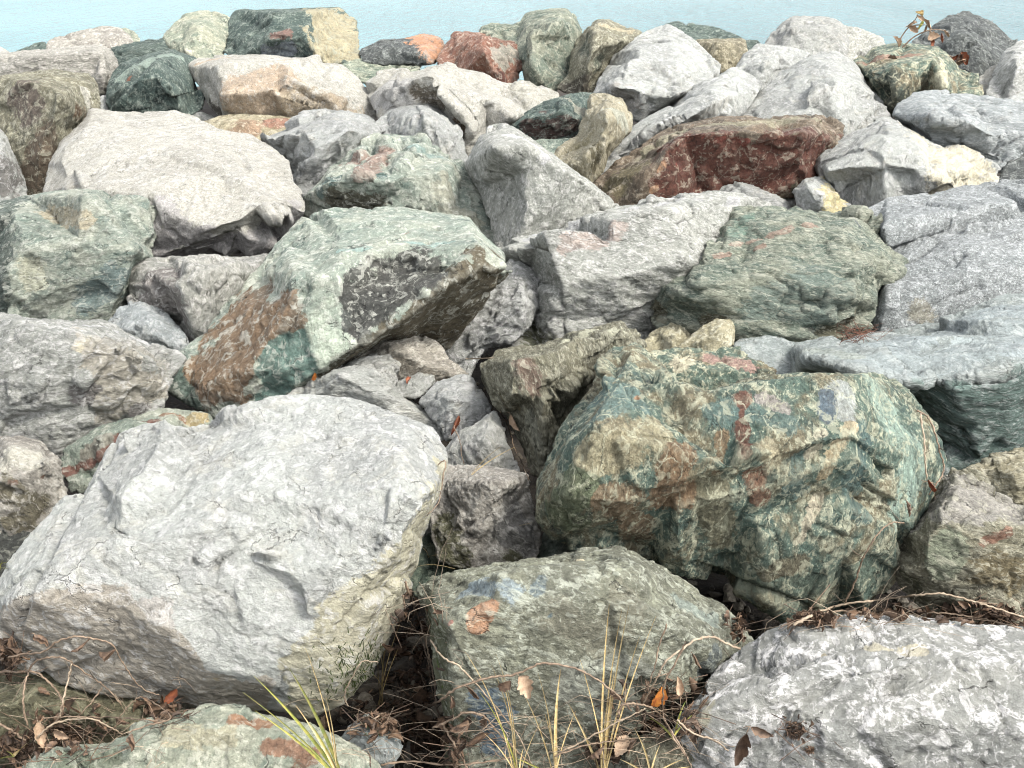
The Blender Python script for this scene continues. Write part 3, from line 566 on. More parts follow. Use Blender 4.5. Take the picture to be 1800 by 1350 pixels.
B('large green block with a brown patch and a dark hollow in its face', 'palegreen', [(537, 378), (560, 371), (640, 371), (700, 372), (800, 385), (822, 388), (860, 430), (890, 455), (913, 492, .15), (880, 530, .2, .22), (840, 575, .2, .28), (782, 614, .2, .32), (768, 604, .2, .3), (728, 596, .2, .26), (660, 604, .2, .22), (615, 628, .2, .12), (560, 660, .1, .05), (500, 712, .1, .05), (470, 716, .1, .05), (430, 728), (380, 730), (330, 705), (292, 678), (287, 660), (320, 625), (365, 590), (400, 530), (450, 480), (475, 450), (500, 415)],
  [[(450, 485), (520, 482, .12), (575, 490, .06), (610, 458, .14), (700, 437, .16), (760, 442, .14), (838, 432, .1), (860, 430)], [(838, 432, .1), (790, 490, .02), (690, 560, -.03), (618, 612, -.03), (540, 668, .0), (500, 712)], [(838, 432, .1), (875, 465, .1), (913, 492)], [(575, 490, .06), (548, 570, -.04), (560, 640, -.04)], [(548, 570, -.04), (450, 640, -.03), (440, 728)], [(575, 490, .06), (620, 520, .08), (700, 480, .14), (780, 478, .1)], [(420, 520), (520, 545, .03), (530, 575, .0)]],
  [([(592, 500), (612, 480), (650, 465), (700, 447), (730, 446), (770, 462), (790, 478), (770, 500), (730, 520), (700, 545), (665, 572), (630, 598), (605, 580), (590, 545)], 0, (70, 67, 66), 0.52), ([(838, 436), (790, 492), (690, 564), (620, 616), (545, 670), (500, 720), (560, 690), (660, 640), (780, 640), (890, 545), (925, 495), (875, 465)], 0, (94, 82, 62), 0.62), ([(415, 520), (440, 505), (475, 515), (525, 540), (528, 562), (490, 582), (468, 600), (446, 640), (440, 690), (430, 715), (400, 705), (340, 690), (310, 660), (330, 630), (370, 595), (400, 545)], 0, (130, 104, 80), 0.7), ([(474, 602), (529, 570), (550, 620), (560, 655), (500, 705), (452, 708), (450, 640)], 0, (98, 124, 115), 0.7), ([(535, 560), (590, 505), (600, 570), (625, 605), (560, 652)], 0, (184, 194, 176), 0.7), ([(450, 520), (440, 560), (500, 560)], 38, (120, 98, 76)), ([(380, 640), (430, 610), (360, 680), (410, 690)], 34, (136, 106, 80)), ([(420, 570), (415, 640)], 24, (126, 100, 76)), ([(500, 600), (480, 670), (520, 640)], 34, (92, 120, 110)), ([(310, 670), (340, 700)], 22, (84, 104, 94)), ([(640, 500), (740, 470)], 38, (76, 74, 70), .6), ([(650, 545), (620, 560), (680, 520)], 28, (72, 74, 72), .6), ([(800, 500), (860, 490), (750, 555), (690, 580), (850, 540), (790, 575)], 34, (92, 80, 58), .65), ([(650, 600), (590, 640)], 10, (70, 62, 44)), ([(712, 412)], 10, (186, 122, 90)), ([(600, 440), (790, 425)], 9, (140, 168, 158)), ([(580, 560), (570, 600)], 22, (172, 186, 166))], vb=700, rough=0.5, dents=[([(592, 500), (612, 480), (650, 465), (700, 447), (730, 446), (770, 462), (790, 478), (770, 500), (730, 520), (700, 545), (665, 572), (630, 598), (605, 580), (590, 545)], .04), ([(415, 520), (440, 505), (475, 515), (525, 540), (528, 562), (490, 582), (468, 600), (446, 640), (440, 690), (430, 715), (400, 705), (340, 690), (310, 660), (330, 630), (370, 595), (400, 545)], -.012), ([(474, 602), (529, 570), (550, 620), (560, 655), (500, 705), (452, 708), (450, 640)], .022)])  # brown underside deepened with painted shade; hollow painted dark
B('grey stone filling the hollow under the right end of the large green block', 'grey', [(900, 455), (930, 468), (948, 495), (946, 540), (925, 580), (897, 607), (855, 612), (832, 640), (822, 668), (795, 650), (765, 610), (800, 540), (850, 490)], [[(930, 468), (910, 530, .1), (860, 570, .05), (800, 620)], [(910, 530, .1), (940, 545)]], vb=635, dy=0.18, tint=(.92, .92, .96))
B('long grey boulder with a pale back stretching across the centre right', 'grey', [(880, 450), (910, 415), (960, 395), (1010, 382), (1090, 365), (1130, 352), (1200, 347), (1245, 340), (1300, 345), (1335, 352), (1385, 380, .5, .1), (1350, 440, .4, .1), (1300, 490, .4, .12), (1240, 530, .3, .12), (1200, 570, .3, .12), (1170, 610, .3, .1), (1100, 600), (1030, 615), (960, 625), (915, 620), (895, 600), (925, 540), (935, 490), (900, 465)], [[(900, 440), (960, 415, .12), (1060, 395, .1), (1180, 372, .12), (1340, 362)], [(960, 415, .12), (985, 500, -.02), (980, 620)], [(1060, 395, .1), (1090, 480, -.03), (1080, 605)], [(985, 500, -.02), (1090, 480, -.03), (1180, 440, 0)]],
  [([(1000, 430), (1080, 410)], 18, (176, 160, 148)), ([(930, 590), (960, 610)], 22, (108, 110, 78)), ([(930, 420), (1000, 395), (1150, 362), (1290, 352)], 12, (206, 206, 204), .6)], vb=590, dy=.12, rough=.6, strata=((.25, .3, 1), 2.0))
B('layered green boulder with pinkish seams in the right centre', 'green', [(1140, 515), (1160, 490), (1195, 460), (1230, 430), (1260, 395), (1300, 370), (1340, 360), (1390, 362), (1440, 375), (1500, 373), (1545, 385), (1555, 405), (1580, 430), (1591, 455), (1572, 490), (1547, 510), (1552, 535), (1525, 575), (1485, 600), (1470, 615), (1400, 622), (1340, 620), (1300, 618), (1230, 600), (1200, 585), (1160, 578), (1145, 550)],
  [[(1150, 515), (1220, 495, .06), (1290, 498, .05), (1400, 470, .06), (1500, 462, .08), (1585, 450)], [(1150, 540), (1290, 545, -.03), (1400, 575, -.05), (1535, 550)], [(1250, 430, .25), (1360, 400, .3), (1480, 400, .3)], [(1290, 498, .05), (1290, 545)], [(1500, 462, .08), (1490, 520, -.02)]],
  [([(1290, 430), (1380, 405), (1430, 395)], 8, (176, 148, 128)), ([(1200, 455), (1260, 450), (1340, 430)], 6, (170, 140, 120)), ([(1320, 380), (1290, 410)], 16, (120, 152, 132)), ([(1160, 550), (1200, 560), (1260, 570)], 20, (104, 98, 72)), ([(1350, 590), (1450, 590), (1500, 560)], 14, (104, 100, 76)), ([(1440, 393), (1510, 396)], 8, (84, 92, 108)), ([(1350, 530), (1460, 530), (1420, 490)], 34, (118, 136, 124))], vb=600, strata=((.18, .35, 1), 2.6), ledge=2.4)
B('huge speckled grey slab at the right edge behind the layered green boulder', 'speckle', [(1520, 372), (1560, 352), (1640, 345), (1700, 330), (1760, 320), (1900, 312), (1900, 580), (1800, 590), (1700, 600), (1600, 610), (1545, 600), (1530, 560), (1545, 500), (1560, 440), (1540, 400)], [[(1560, 400, .35), (1700, 370, .4), (1850, 360, .4)], [(1560, 520, .1), (1700, 480, .2), (1850, 470, .25)]], [([(1560, 560), (1620, 550)], 24, (158, 154, 136))], ko=.55, do=.04, vb=575, dy=.15, thick=.7, rough=.2)
B('broad flat blue green slab with a streaky pale top and a dark front', 'bluewhite', [(1290, 612), (1350, 600), (1400, 610), (1460, 596), (1478, 605), (1540, 590), (1600, 578), (1680, 555), (1760, 530), (1900, 505), (1900, 830), (1780, 815), (1700, 835), (1655, 830), (1645, 770), (1620, 720), (1590, 690), (1560, 680), (1480, 675), (1400, 675), (1330, 660)], [[(1500, 652, .0), (1590, 672, -.02), (1640, 674, -.02), (1700, 664, -.02), (1760, 650, -.02), (1880, 628)], [(1700, 664, -.02), (1720, 740, -.04), (1720, 830)], [(1640, 674, -.02), (1650, 760)], [(1420, 630, .25), (1600, 620, .4), (1750, 580, .5)]],
  [([(1556, 668), (1590, 678), (1640, 680), (1700, 670), (1760, 656), (1910, 625), (1910, 840), (1640, 850), (1635, 770), (1600, 705)], 0, (92, 112, 106), 0.7), ([(1540, 640), (1620, 640), (1700, 620), (1790, 580)], 44, (182, 192, 194), .6), ([(1560, 610), (1680, 585), (1790, 545)], 40, (172, 182, 186), .6), ([(1780, 610), (1860, 560)], 50, (182, 192, 196), .6), ([(1400, 640), (1500, 630)], 26, (166, 172, 164)), ([(1690, 550), (1770, 532)], 7, (112, 116, 130)), ([(1610, 672), (1700, 680)], 8, (120, 152, 144))], ko=.7, do=.04, vb=800, dy=.1, tint=(.9, .93, .9), strata=((.1, -.3, 1), 4.0), rough=0.4, ledge=1.4)
B('grey boulder with a yellowish right flank at the left edge, behind the biggest white boulder', 'grey', [(-60, 556), (0, 555), (60, 562), (130, 568), (185, 565), (215, 575), (260, 600), (310, 620), (326, 632), (305, 655), (292, 685), (285, 712), (245, 740), (190, 765), (140, 795), (110, 805), (60, 800), (-60, 790)], [[(-60, 572), (60, 572, .15), (130, 580, .1), (185, 572)], [(130, 580, .1), (150, 650, -.03), (178, 760)], [(150, 650, -.03), (60, 670, -.02), (-60, 660)], [(130, 580, .1), (240, 620, .1), (290, 685)]],
  [([(132, 582), (240, 620), (292, 690), (180, 770), (152, 650)], 0, (188, 182, 166), 0.7), ([(160, 610), (200, 650)], 20, (206, 196, 164)), ([(200, 600), (260, 640), (230, 690)], 34, (176, 172, 156)), ([(190, 700), (150, 690), (250, 715)], 24, (124, 118, 112)), ([(150, 572), (260, 605)], 8, (214, 214, 212))], vb=790, tint=(.95, .95, .96), rough=0.6)  # warm sunlight on the right flank painted in
B('flat stone with a red lower edge behind the left of the biggest white boulder', 'palegreen', [(105, 830), (112, 795), (135, 775), (180, 750), (245, 735), (285, 720), (320, 722), (370, 730), (380, 745), (330, 790), (250, 840), (180, 865), (125, 865)], [[(112, 812), (180, 770, .2), (240, 745, .25), (300, 745, .3)]], [([(120, 830), (170, 805), (215, 770), (270, 740)], 12, (140, 84, 70)), ([(290, 728), (320, 735)], 12, (168, 116, 82)), ([(345, 738)], 20, (190, 166, 112)), ([(150, 800), (190, 775)], 14, (158, 152, 136))], vb=830, tint=(.92, .92, .9))
B('cream rounded boulder with a dark split underside at the left edge', 'tangrey', [(-60, 772), (0, 766), (40, 768), (75, 780), (100, 805), (113, 840), (122, 860), (100, 900), (70, 935), (40, 950), (-60, 955)], [[(-60, 840), (0, 842, .0), (50, 838, .0), (80, 815, .1)], [(50, 838, 0), (90, 870)], [(20, 790, .2), (80, 800, .3)]], [([(10, 860), (60, 890), (30, 920)], 26, (112, 104, 78)), ([(20, 848), (75, 838)], 6, (130, 88, 62)), ([(20, 800), (60, 810)], 30, (208, 204, 184))], vb=930)
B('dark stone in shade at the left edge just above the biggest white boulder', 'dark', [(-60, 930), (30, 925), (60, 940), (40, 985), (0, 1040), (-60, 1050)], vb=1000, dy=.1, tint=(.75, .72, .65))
# ------------------------------------------------------------------ the tumble of small stones in the middle
B('tan wedge stone with a dark underside on top of the white tumbled stones', 'tangrey', [(612, 632), (655, 600), (705, 590), (740, 589), (770, 603), (790, 630), (828, 662), (800, 675), (765, 680), (735, 680), (700, 672), (650, 650)], [[(640, 618), (705, 612, .05), (738, 640, .02), (790, 650, .0), (828, 662)], [(738, 640, .02), (740, 680)]], [([(700, 635), (740, 655), (780, 660)], 12, (132, 124, 110))], vb=672, dy=-.05, tint=(1.1, 1.09, 1.06), rough=.5)
B('white layered stone lying over the top of the biggest white boulder', 'white', [(490, 712), (540, 670), (580, 650), (620, 632), (660, 622), (690, 625), (703, 640), (692, 658), (705, 690), (740, 710), (770, 740), (788, 760), (770, 790), (700, 765), (620, 740), (530, 730)], [[(520, 700), (600, 660, .1), (695, 640)], [(600, 660, .1), (680, 700, .05), (770, 750)], [(660, 650, .15), (665, 690, .05), (640, 735)]], vb=745, tint=(1.05, 1.04, 1.02), strata=((.1, .5, 1), 2.5), rough=.5)
B('pale bluish stone below the right end of the tan wedge stone', 'white', [(735, 705), (770, 672), (800, 660), (826, 658), (842, 680), (865, 715), (852, 750), (820, 765), (785, 775), (765, 745)], [[(770, 672), (790, 700, .1), (855, 725)], [(790, 700, .1), (790, 770)]], vb=752, tint=(1.06, 1.06, 1.08), rough=.5)
B('small flat white chip lying between the tan wedge and the white layered stone', 'white', [(694, 672), (735, 655), (764, 660), (760, 680), (740, 700), (705, 700)], [[(700, 672), (735, 672, .2), (760, 665)]], vb=692, dy=-.08, tint=(.95, .94, .92))
B('white block standing right of the top corner of the biggest white boulder', 'white', [(770, 800), (800, 762), (830, 750), (870, 722), (886, 745), (902, 790), (920, 838), (880, 850), (820, 842), (775, 835)], [[(870, 722), (855, 770, .05), (870, 845)], [(790, 785), (855, 770, .05), (900, 790)]], vb=832, tint=(1.06, 1.05, 1.03), rough=.5)
B('grey cube of a stone with a mossy foot, right of the biggest white boulder', 'tangrey', [(762, 880), (770, 845), (785, 820), (820, 818), (880, 826), (927, 833), (935, 860), (947, 910), (952, 955), (935, 995), (890, 1010), (830, 1005), (772, 985), (757, 930)], [[(770, 840), (850, 848, .12), (895, 845, .1), (930, 845)], [(895, 845, .1), (860, 910, -.02), (868, 1005)], [(765, 905), (860, 910, -.02), (945, 900)]], [([(780, 930), (800, 970), (850, 990), (900, 985)], 26, (98, 98, 62)), ([(890, 930), (925, 960), (900, 880)], 26, (122, 120, 114))], vb=985, tint=(1.06, 1.06, 1.07), rough=.5)
B('small grey stone squeezed between the biggest white boulder and the grey cube stone', 'grey', [(725, 920), (740, 885), (755, 862), (778, 850), (775, 890), (765, 930), (745, 950)], vb=915, dy=.05)
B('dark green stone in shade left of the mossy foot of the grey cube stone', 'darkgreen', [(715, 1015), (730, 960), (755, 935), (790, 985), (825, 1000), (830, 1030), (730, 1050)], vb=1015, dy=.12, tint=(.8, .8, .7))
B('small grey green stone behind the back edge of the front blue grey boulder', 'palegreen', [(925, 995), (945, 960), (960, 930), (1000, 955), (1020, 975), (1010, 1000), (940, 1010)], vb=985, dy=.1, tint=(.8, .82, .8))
B('tall grey green upright slab left of the big green boulder', 'olive', [(843, 665), (850, 640), (880, 615), (940, 610), (990, 590), (1030, 580), (1090, 567), (1115, 580), (1135, 605), (1080, 660), (1030, 710), (1000, 760), (980, 810), (950, 840), (930, 820), (922, 785), (905, 760), (885, 725), (860, 700)], [[(850, 655), (900, 640, .1), (975, 625, .1), (1010, 600, .2)], [(975, 625, .1), (955, 700, -.03), (955, 835)], [(1060, 590, .25), (1010, 680, .05), (975, 760)], [(905, 690, .0), (955, 700, -.03)]],
  [([(920, 640), (935, 670)], 20, (134, 108, 92)), ([(1000, 600), (1080, 580)], 18, (206, 204, 172)), ([(880, 700), (900, 720)], 14, (110, 100, 70)), ([(940, 740), (960, 800)], 20, (136, 136, 118))], vb=805, dy=.02, strata=((1, .2, .35), 2.6), tint=(1.02, 1.03, 1.03))
B('pale olive stone behind the left shoulder of the big green boulder', 'tan', [(1120, 612), (1150, 580), (1190, 560), (1215, 555), (1235, 570), (1220, 605), (1180, 640), (1130, 640)], [[(1190, 560), (1185, 590, .15), (1170, 635)]], vb=625, tint=(1.05, 1.07, 1.05), dy=.1)
B('small pale square stone perched behind the top of the big green boulder', 'tan', [(1185, 612), (1240, 572), (1262, 560), (1286, 558), (1292, 585), (1290, 620), (1240, 650), (1195, 645)], [[(1240, 572), (1265, 590, .1), (1270, 630)], [(1190, 605), (1265, 590, .1), (1290, 570)]], vb=640, dy=-.05, tint=(1.08, 1.1, 1.08))
B('pinkish green sloping stone between the small pale square stone and the big green boulder', 'greenmix', [(1130, 620), (1190, 612), (1240, 613), (1300, 610), (1350, 638), (1410, 655), (1380, 690), (1300, 705), (1230, 712), (1160, 690)], [[(1150, 625), (1230, 650, .2), (1300, 655, .2), (1400, 660)]], [([(1250, 630), (1310, 640)], 18, (170, 134, 120)), ([(1200, 640)], 20, (206, 196, 164))], vb=690, dy=.0, tint=(1.15, 1.15, 1.15))
B('big green and brown mottled boulder dominating the right centre', 'greenmix', [(938, 860), (945, 830), (960, 795), (985, 740), (1010, 700), (1040, 650), (1080, 615, .5), (1120, 608, .5), (1170, 625, .5), (1200, 660, .4), (1240, 690, .3), (1290, 672, .35), (1350, 660, .4), (1400, 655, .4), (1450, 650, .4), (1510, 650, .4), (1560, 665, .4), (1600, 700), (1640, 750), (1658, 810), (1642, 850), (1610, 910), (1585, 960), (1575, 1020), (1535, 1075), (1470, 1085), (1420, 1085), (1385, 1090), (1340, 1062), (1290, 1032), (1240, 1012), (1200, 1005), (1150, 985), (1100, 968), (1060, 972), (1000, 962), (970, 940), (945, 905)],
  [[(1000, 730), (1060, 665, .25), (1120, 640, .3), (1170, 660, .25), (1235, 700, .17)], [(1060, 665, .25), (1040, 760, .0), (1000, 870, -.02), (1030, 870, -.05), (1050, 965)], [(1235, 700, .15), (1210, 800, -.03), (1200, 900, -.06), (1200, 1005)], [(1235, 700, .17), (1300, 680, .15), (1420, 668, .15), (1520, 668, .2)], [(1300, 680, .15), (1330, 800, -.03), (1340, 930, -.04)], [(1480, 675, .15), (1500, 790, -.03), (1490, 900, -.04), (1480, 960, -.04)], [(1560, 690, .3), (1590, 800, .15), (1570, 930, .1)], [(1200, 900, -.06), (1340, 930, -.04), (1410, 950, -.04), (1480, 960, -.04), (1560, 940, .0)], [(1340, 930, -.04), (1350, 1050, .1)], [(1480, 960, -.04), (1470, 1080, .1, .15)]],
  [([(1060, 690), (1110, 720), (1050, 730)], 36, (104, 130, 122)), ([(1090, 790), (1140, 770), (1040, 800)], 40, (166, 152, 116)), ([(1180, 830), (1195, 790), (1165, 880), (1210, 860)], 30, (140, 106, 74)), ([(1100, 880), (1065, 880), (1120, 930), (1150, 930)], 30, (138, 110, 80)), ([(1305, 700), (1305, 750), (1310, 800)], 14, (122, 74, 58)), ([(1325, 830), (1335, 880)], 18, (134, 92, 68)), ([(1270, 770), (1260, 830)], 12, (146, 116, 82)), ([(1495, 745), (1478, 785)], 16, (206, 184, 144)), ([(1468, 800), (1445, 840)], 13, (200, 174, 130)), ([(1438, 870), (1425, 910), (1405, 950)], 10, (202, 186, 156)), ([(1420, 800), (1445, 760)], 9, (190, 178, 150)), ([(1480, 680), (1488, 730)], 20, (184, 186, 178)), ([(1345, 700), (1380, 720)], 16, (172, 160, 150)), ([(1350, 780), (1360, 830)], 14, (198, 182, 144)), ([(1545, 700), (1580, 760), (1600, 830), (1590, 900)], 44, (150, 172, 154)), ([(1520, 760), (1500, 840), (1520, 900)], 22, (84, 110, 104)), ([(1120, 700), (1110, 740)], 8, (178, 126, 90)), ([(1250, 720), (1380, 740), (1400, 860)], 22, (96, 120, 112)), ([(1240, 850), (1270, 930), (1200, 950)], 34, (128, 120, 92)), ([(1020, 850), (980, 900), (1010, 920)], 34, (112, 120, 88)), ([(1530, 1000), (1400, 1030), (1300, 1000)], 30, (98, 114, 98)), ([(1462, 690), (1455, 730)], 16, (98, 112, 124)), ([(1400, 990), (1350, 1010)], 22, (118, 108, 84)), ([(1560, 830), (1540, 880)], 12, (202, 196, 164))], ko=.3, do=.045, streak=((1, .15, -.2), 1.5), vb=1060, rough=0.5, tint=(1.08, 1.12, 1.13))
B('green grey boulder at the right edge with a second ledge, beside the big green boulder', 'olive', [(1558, 990), (1575, 955), (1600, 920), (1635, 865), (1665, 830), (1692, 820), (1720, 830), (1745, 855), (1800, 880), (1900, 895), (1900, 1120), (1780, 1110), (1700, 1100), (1650, 1085), (1620, 1060), (1590, 1030)], [[(1585, 945), (1640, 915, .05), (1700, 922, .03), (1755, 932, .0), (1880, 925)], [(1755, 932, 0), (1712, 968, -.04), (1700, 1095)], [(1640, 915, .05), (1635, 1000, .0), (1650, 1085)], [(1590, 1000, .2), (1635, 1000, 0)], [(1680, 850, .35), (1750, 890, .3)]],
  [([(1598, 932), (1665, 830), (1700, 818), (1800, 880), (1900, 905), (1900, 920), (1755, 928), (1640, 912)], 0, (162, 158, 150), 0.7), ([(1650, 890), (1720, 880), (1780, 905)], 30, (150, 142, 136)), ([(1730, 950), (1770, 938)], 12, (150, 104, 82)), ([(1740, 1000), (1790, 1010)], 34, (124, 110, 76)), ([(1590, 1010), (1620, 1045)], 16, (84, 84, 58)), ([(1660, 1000), (1670, 960)], 30, (136, 144, 118))], vb=1080, strata=((.3, .2, 1), 2.0))
B('pale layered stone at the right edge above the green grey ledged boulder', 'tan', [(1695, 828), (1740, 800), (1790, 790), (1900, 770), (1900, 905), (1790, 895), (1740, 870)], [[(1730, 845), (1790, 845, .1), (1880, 840)], [(1740, 812), (1880, 800, .3)]], vb=880, dy=.12, tint=(.97, .98, .97), strata=((0, .2, 1), 3))
B('small white stone at the right edge above the pale layered stone', 'white', [(1772, 800), (1790, 768), (1850, 755), (1860, 800), (1800, 815)], vb=800, dy=.1, tint=(.9, .88, .85))
# ================================================================== front row
B('biggest white boulder, filling the left foreground', 'white', [(-20, 1060), (0, 1030), (25, 985), (60, 930), (130, 860), (185, 790), (215, 757), (250, 746), (285, 743), (330, 756), (370, 742), (400, 722), (440, 710), (500, 703), (540, 702), (610, 707), (690, 735), (760, 765), (779, 800), (768, 860), (750, 905), (735, 970), (710, 1050), (680, 1125), (645, 1185), (595, 1235), (545, 1255), (480, 1242, 0, .06), (400, 1248, 0, .08), (330, 1242, 0, .08), (250, 1220, 0, .08), (170, 1205, 0, .08), (90, 1185, 0, .08), (30, 1158, 0, .08), (0, 1125, 0, .07), (-30, 1090)],
  [[(-20, 1060), (60, 1046, .02), (150, 1020, .03), (220, 1028, .02), (262, 1066, -.01), (300, 1100, -.03), (370, 1168, -.06), (440, 1182, -.05), (485, 1190, -.04)], [(779, 800), (740, 860, .15), (690, 945, .08), (620, 1015, .04), (560, 1062, .0), (512, 1110, -.04), (495, 1165, -.05), (500, 1245)], [(330, 756), (352, 800, .36), (312, 862, .28), (215, 880, .27), (130, 935, .26)], [(312, 862, .28), (290, 870, .25), (190, 960, .16), (60, 1046, .02)], [(290, 870, .25), (215, 960, .13), (220, 1028, .02)], [(352, 800, .36), (500, 760, .4), (640, 760, .4)], [(352, 800, .36), (470, 870, .24), (560, 900, .19), (690, 945, .08)], [(470, 870, .24), (380, 960, .12), (300, 1100, -.03)], [(560, 900, .19), (540, 980, .1), (560, 1062, 0)], [(200, 1120, .04, .02), (300, 1180, .02, .04)], [(640, 1100, .05), (600, 1180, .05)]],
  [([(-30, 1062), (60, 1050), (150, 1026), (220, 1034), (262, 1072), (300, 1106), (370, 1174), (440, 1188), (485, 1205), (480, 1270), (-30, 1270)], 0, (168, 160, 146), 0.62), ([(778, 818), (742, 872), (700, 948), (630, 1018), (566, 1068), (516, 1114), (499, 1168), (500, 1270), (610, 1250), (700, 1130), (750, 980), (785, 870)], 0, (190, 185, 160), 0.66), ([(70, 1090), (130, 1090), (210, 1110)], 20, (150, 136, 98)), ([(260, 1090), (200, 1070)], 40, (172, 166, 156), .72), ([(150, 1130), (280, 1150), (250, 1190)], 24, (166, 152, 118)), ([(380, 1200), (330, 1180)], 26, (152, 136, 100)), ([(265, 1130), (290, 1200)], 10, (146, 122, 78)), ([(700, 1000), (660, 1060), (600, 1130)], 32, (192, 182, 144)), ([(690, 1080), (640, 1150), (580, 1220)], 26, (110, 104, 72)), ([(540, 1210), (520, 1240)], 18, (92, 88, 64))], ko=.42, do=.05, vb=1240, rough=0.3, dents=[([(265, 1068), (300, 1100), (340, 1000), (345, 935), (330, 930), (300, 1000)], .015), ([(470, 890), (560, 905), (690, 950), (640, 985), (540, 985), (430, 960)], .014), ([(540, 715), (575, 740), (590, 790), (570, 800), (535, 760)], .016)], tint=(1.16, 1.16, 1.16))  # lower face: tan stains with the overhang's shade painted in
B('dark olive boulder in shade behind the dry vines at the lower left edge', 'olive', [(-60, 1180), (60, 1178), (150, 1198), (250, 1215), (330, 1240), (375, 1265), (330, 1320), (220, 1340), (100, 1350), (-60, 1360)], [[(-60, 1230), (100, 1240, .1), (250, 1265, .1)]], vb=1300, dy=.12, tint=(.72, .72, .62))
B('front blue grey boulder with an orange patch, centre foreground', 'olive', [(733, 1035), (765, 1010), (850, 995), (960, 985), (1020, 970), (1080, 964), (1130, 975), (1165, 990), (1200, 1020), (1230, 1050), (1270, 1062), (1300, 1095), (1322, 1130), (1300, 1175), (1240, 1220), (1200, 1260), (1150, 1300), (1130, 1430), (815, 1430), (792, 1345), (780, 1255), (765, 1180), (748, 1110)],
  [[(745, 1042), (790, 1100, -.02), (800, 1190, -.04), (812, 1300, -.03), (835, 1430)], [(762, 1025), (880, 1010, .12), (1010, 1000, .15), (1110, 998, .15), (1180, 1025)], [(790, 1100, -.02), (880, 1060, .03), (1000, 1060, .03), (1130, 1070, .03), (1190, 1040)], [(1000, 1060, .03), (990, 1180, -.04), (980, 1330, -.04)], [(1130, 1070, .03), (1120, 1180, -.02), (1100, 1300, -.02)], [(1200, 1085), (1215, 1120, .12), (1200, 1200, .12)], [(1215, 1120, .12), (1290, 1110)]],
  [([(728, 1036), (746, 1044), (788, 1104), (800, 1190), (812, 1300), (832, 1440), (780, 1440)], 0, (106, 106, 80), 0.62), ([(845, 1080), (860, 1065), (840, 1100)], 18, (188, 128, 88)), ([(792, 1095)], 7, (168, 98, 80)), ([(765, 1080), (785, 1180), (795, 1280)], 18, (106, 104, 74)), ([(820, 1040), (900, 1040)], 22, (150, 160, 160)), ([(945, 1035), (950, 1020)], 14, (122, 132, 130)), ([(880, 1250), (850, 1230), (870, 1300)], 30, (96, 112, 124)), ([(990, 1090), (1060, 1120), (1100, 1060)], 40, (136, 128, 104)), ([(970, 1084)], 8, (110, 126, 128)), ([(1020, 985), (960, 1000)], 9, (206, 184, 144)), ([(1100, 1180), (1000, 1200), (1090, 1240)], 40, (142, 138, 120)), ([(1250, 1090), (1200, 1060)], 26, (142, 148, 132)), ([(1260, 1150), (1230, 1180)], 24, (112, 116, 110))], vb=1330, tint=(1.03, 1.11, 1.17), rough=0.7)
B('grey boulder with white scribbled veins filling the lower right corner', 'scribble', [(1165, 1300), (1190, 1258), (1230, 1210), (1290, 1152), (1340, 1120), (1400, 1095), (1470, 1081), (1550, 1085), (1650, 1096), (1720, 1106), (1900, 1112), (1900, 1470), (1180, 1470), (1160, 1380)], [[(1240, 1260, .15), (1400, 1180, .2), (1560, 1160, .22), (1850, 1180, .25)], [(1250, 1360, .0), (1450, 1290, .06), (1650, 1270, .08), (1850, 1290, .1)]], [([(1450, 1155)], 8, (176, 164, 120)), ([(1240, 1240), (1230, 1270)], 20, (158, 156, 134)), ([(1530, 1135), (1620, 1140)], 14, (196, 190, 164))], ko=.45, do=.03, vb=1420, rough=0.7, tint=(1.03, 1.01, .98))
B('green grey stone low in front of the scribbled boulder, right of the grass', 'olive', [(1100, 1330), (1112, 1300), (1150, 1285), (1200, 1295), (1235, 1340), (1245, 1430), (1100, 1430)], [[(1150, 1285), (1155, 1330, .05), (1150, 1430)]], vb=1380, dy=-.06, tint=(.9, .9, .88))
B('pale green boulder with rusty blotches at the bottom left of the foreground', 'palegreen', [(-20, 1440), (0, 1390), (45, 1350), (80, 1322), (110, 1310), (165, 1308), (220, 1280), (300, 1258), (370, 1235), (412, 1234), (440, 1254), (500, 1265), (560, 1280), (620, 1308), (662, 1340), (690, 1400), (700, 1470), (300, 1470)], [[(80, 1350), (230, 1315, .35), (400, 1275, .4), (560, 1310, .35), (660, 1360)], [(230, 1400, .1), (450, 1370, .15)]], [([(410, 1265), (470, 1275)], 15, (172, 122, 90)), ([(470, 1310), (550, 1330), (520, 1350)], 17, (162, 116, 90)), ([(120, 1340), (200, 1330)], 22, (122, 134, 112)), ([(300, 1290), (400, 1300)], 22, (184, 180, 152))], ko=.5, do=.03, vb=1430, tint=(1.02, 1, .94))
B('small pale grey stone among dry stems at the bottom, right of the rusty blotched boulder', 'bluewhite', [(598, 1298), (615, 1275), (642, 1257), (670, 1257), (697, 1278), (708, 1315), (690, 1350), (640, 1355), (605, 1330)], [[(642, 1257), (650, 1290, .1), (700, 1310)], [(650, 1290, .1), (640, 1350)]], vb=1345, tint=(.85, .87, .85))

# ================================================================== dry vines, grass and leaves among the stones
tmp.hide_viewport = True; tmp.hide_render = True
tmp_me.clear_geometry()
bpy.context.view_layer.update()
DG = bpy.context.evaluated_depsgraph_get()
ORG = Vector((0, 0, CAM_Z))
def hit(u, v):
    """distance forward (y) of the surface seen at a photo point"""
    a, b = ray(u, v)
    ok, p, n, *_ = sc.ray_cast(DG, ORG, Vector((a, 1, b)).normalized())
    return (p.y, n) if ok else (slope_y(v), Vector((0, 0, 1)))
R = random.Random(11)

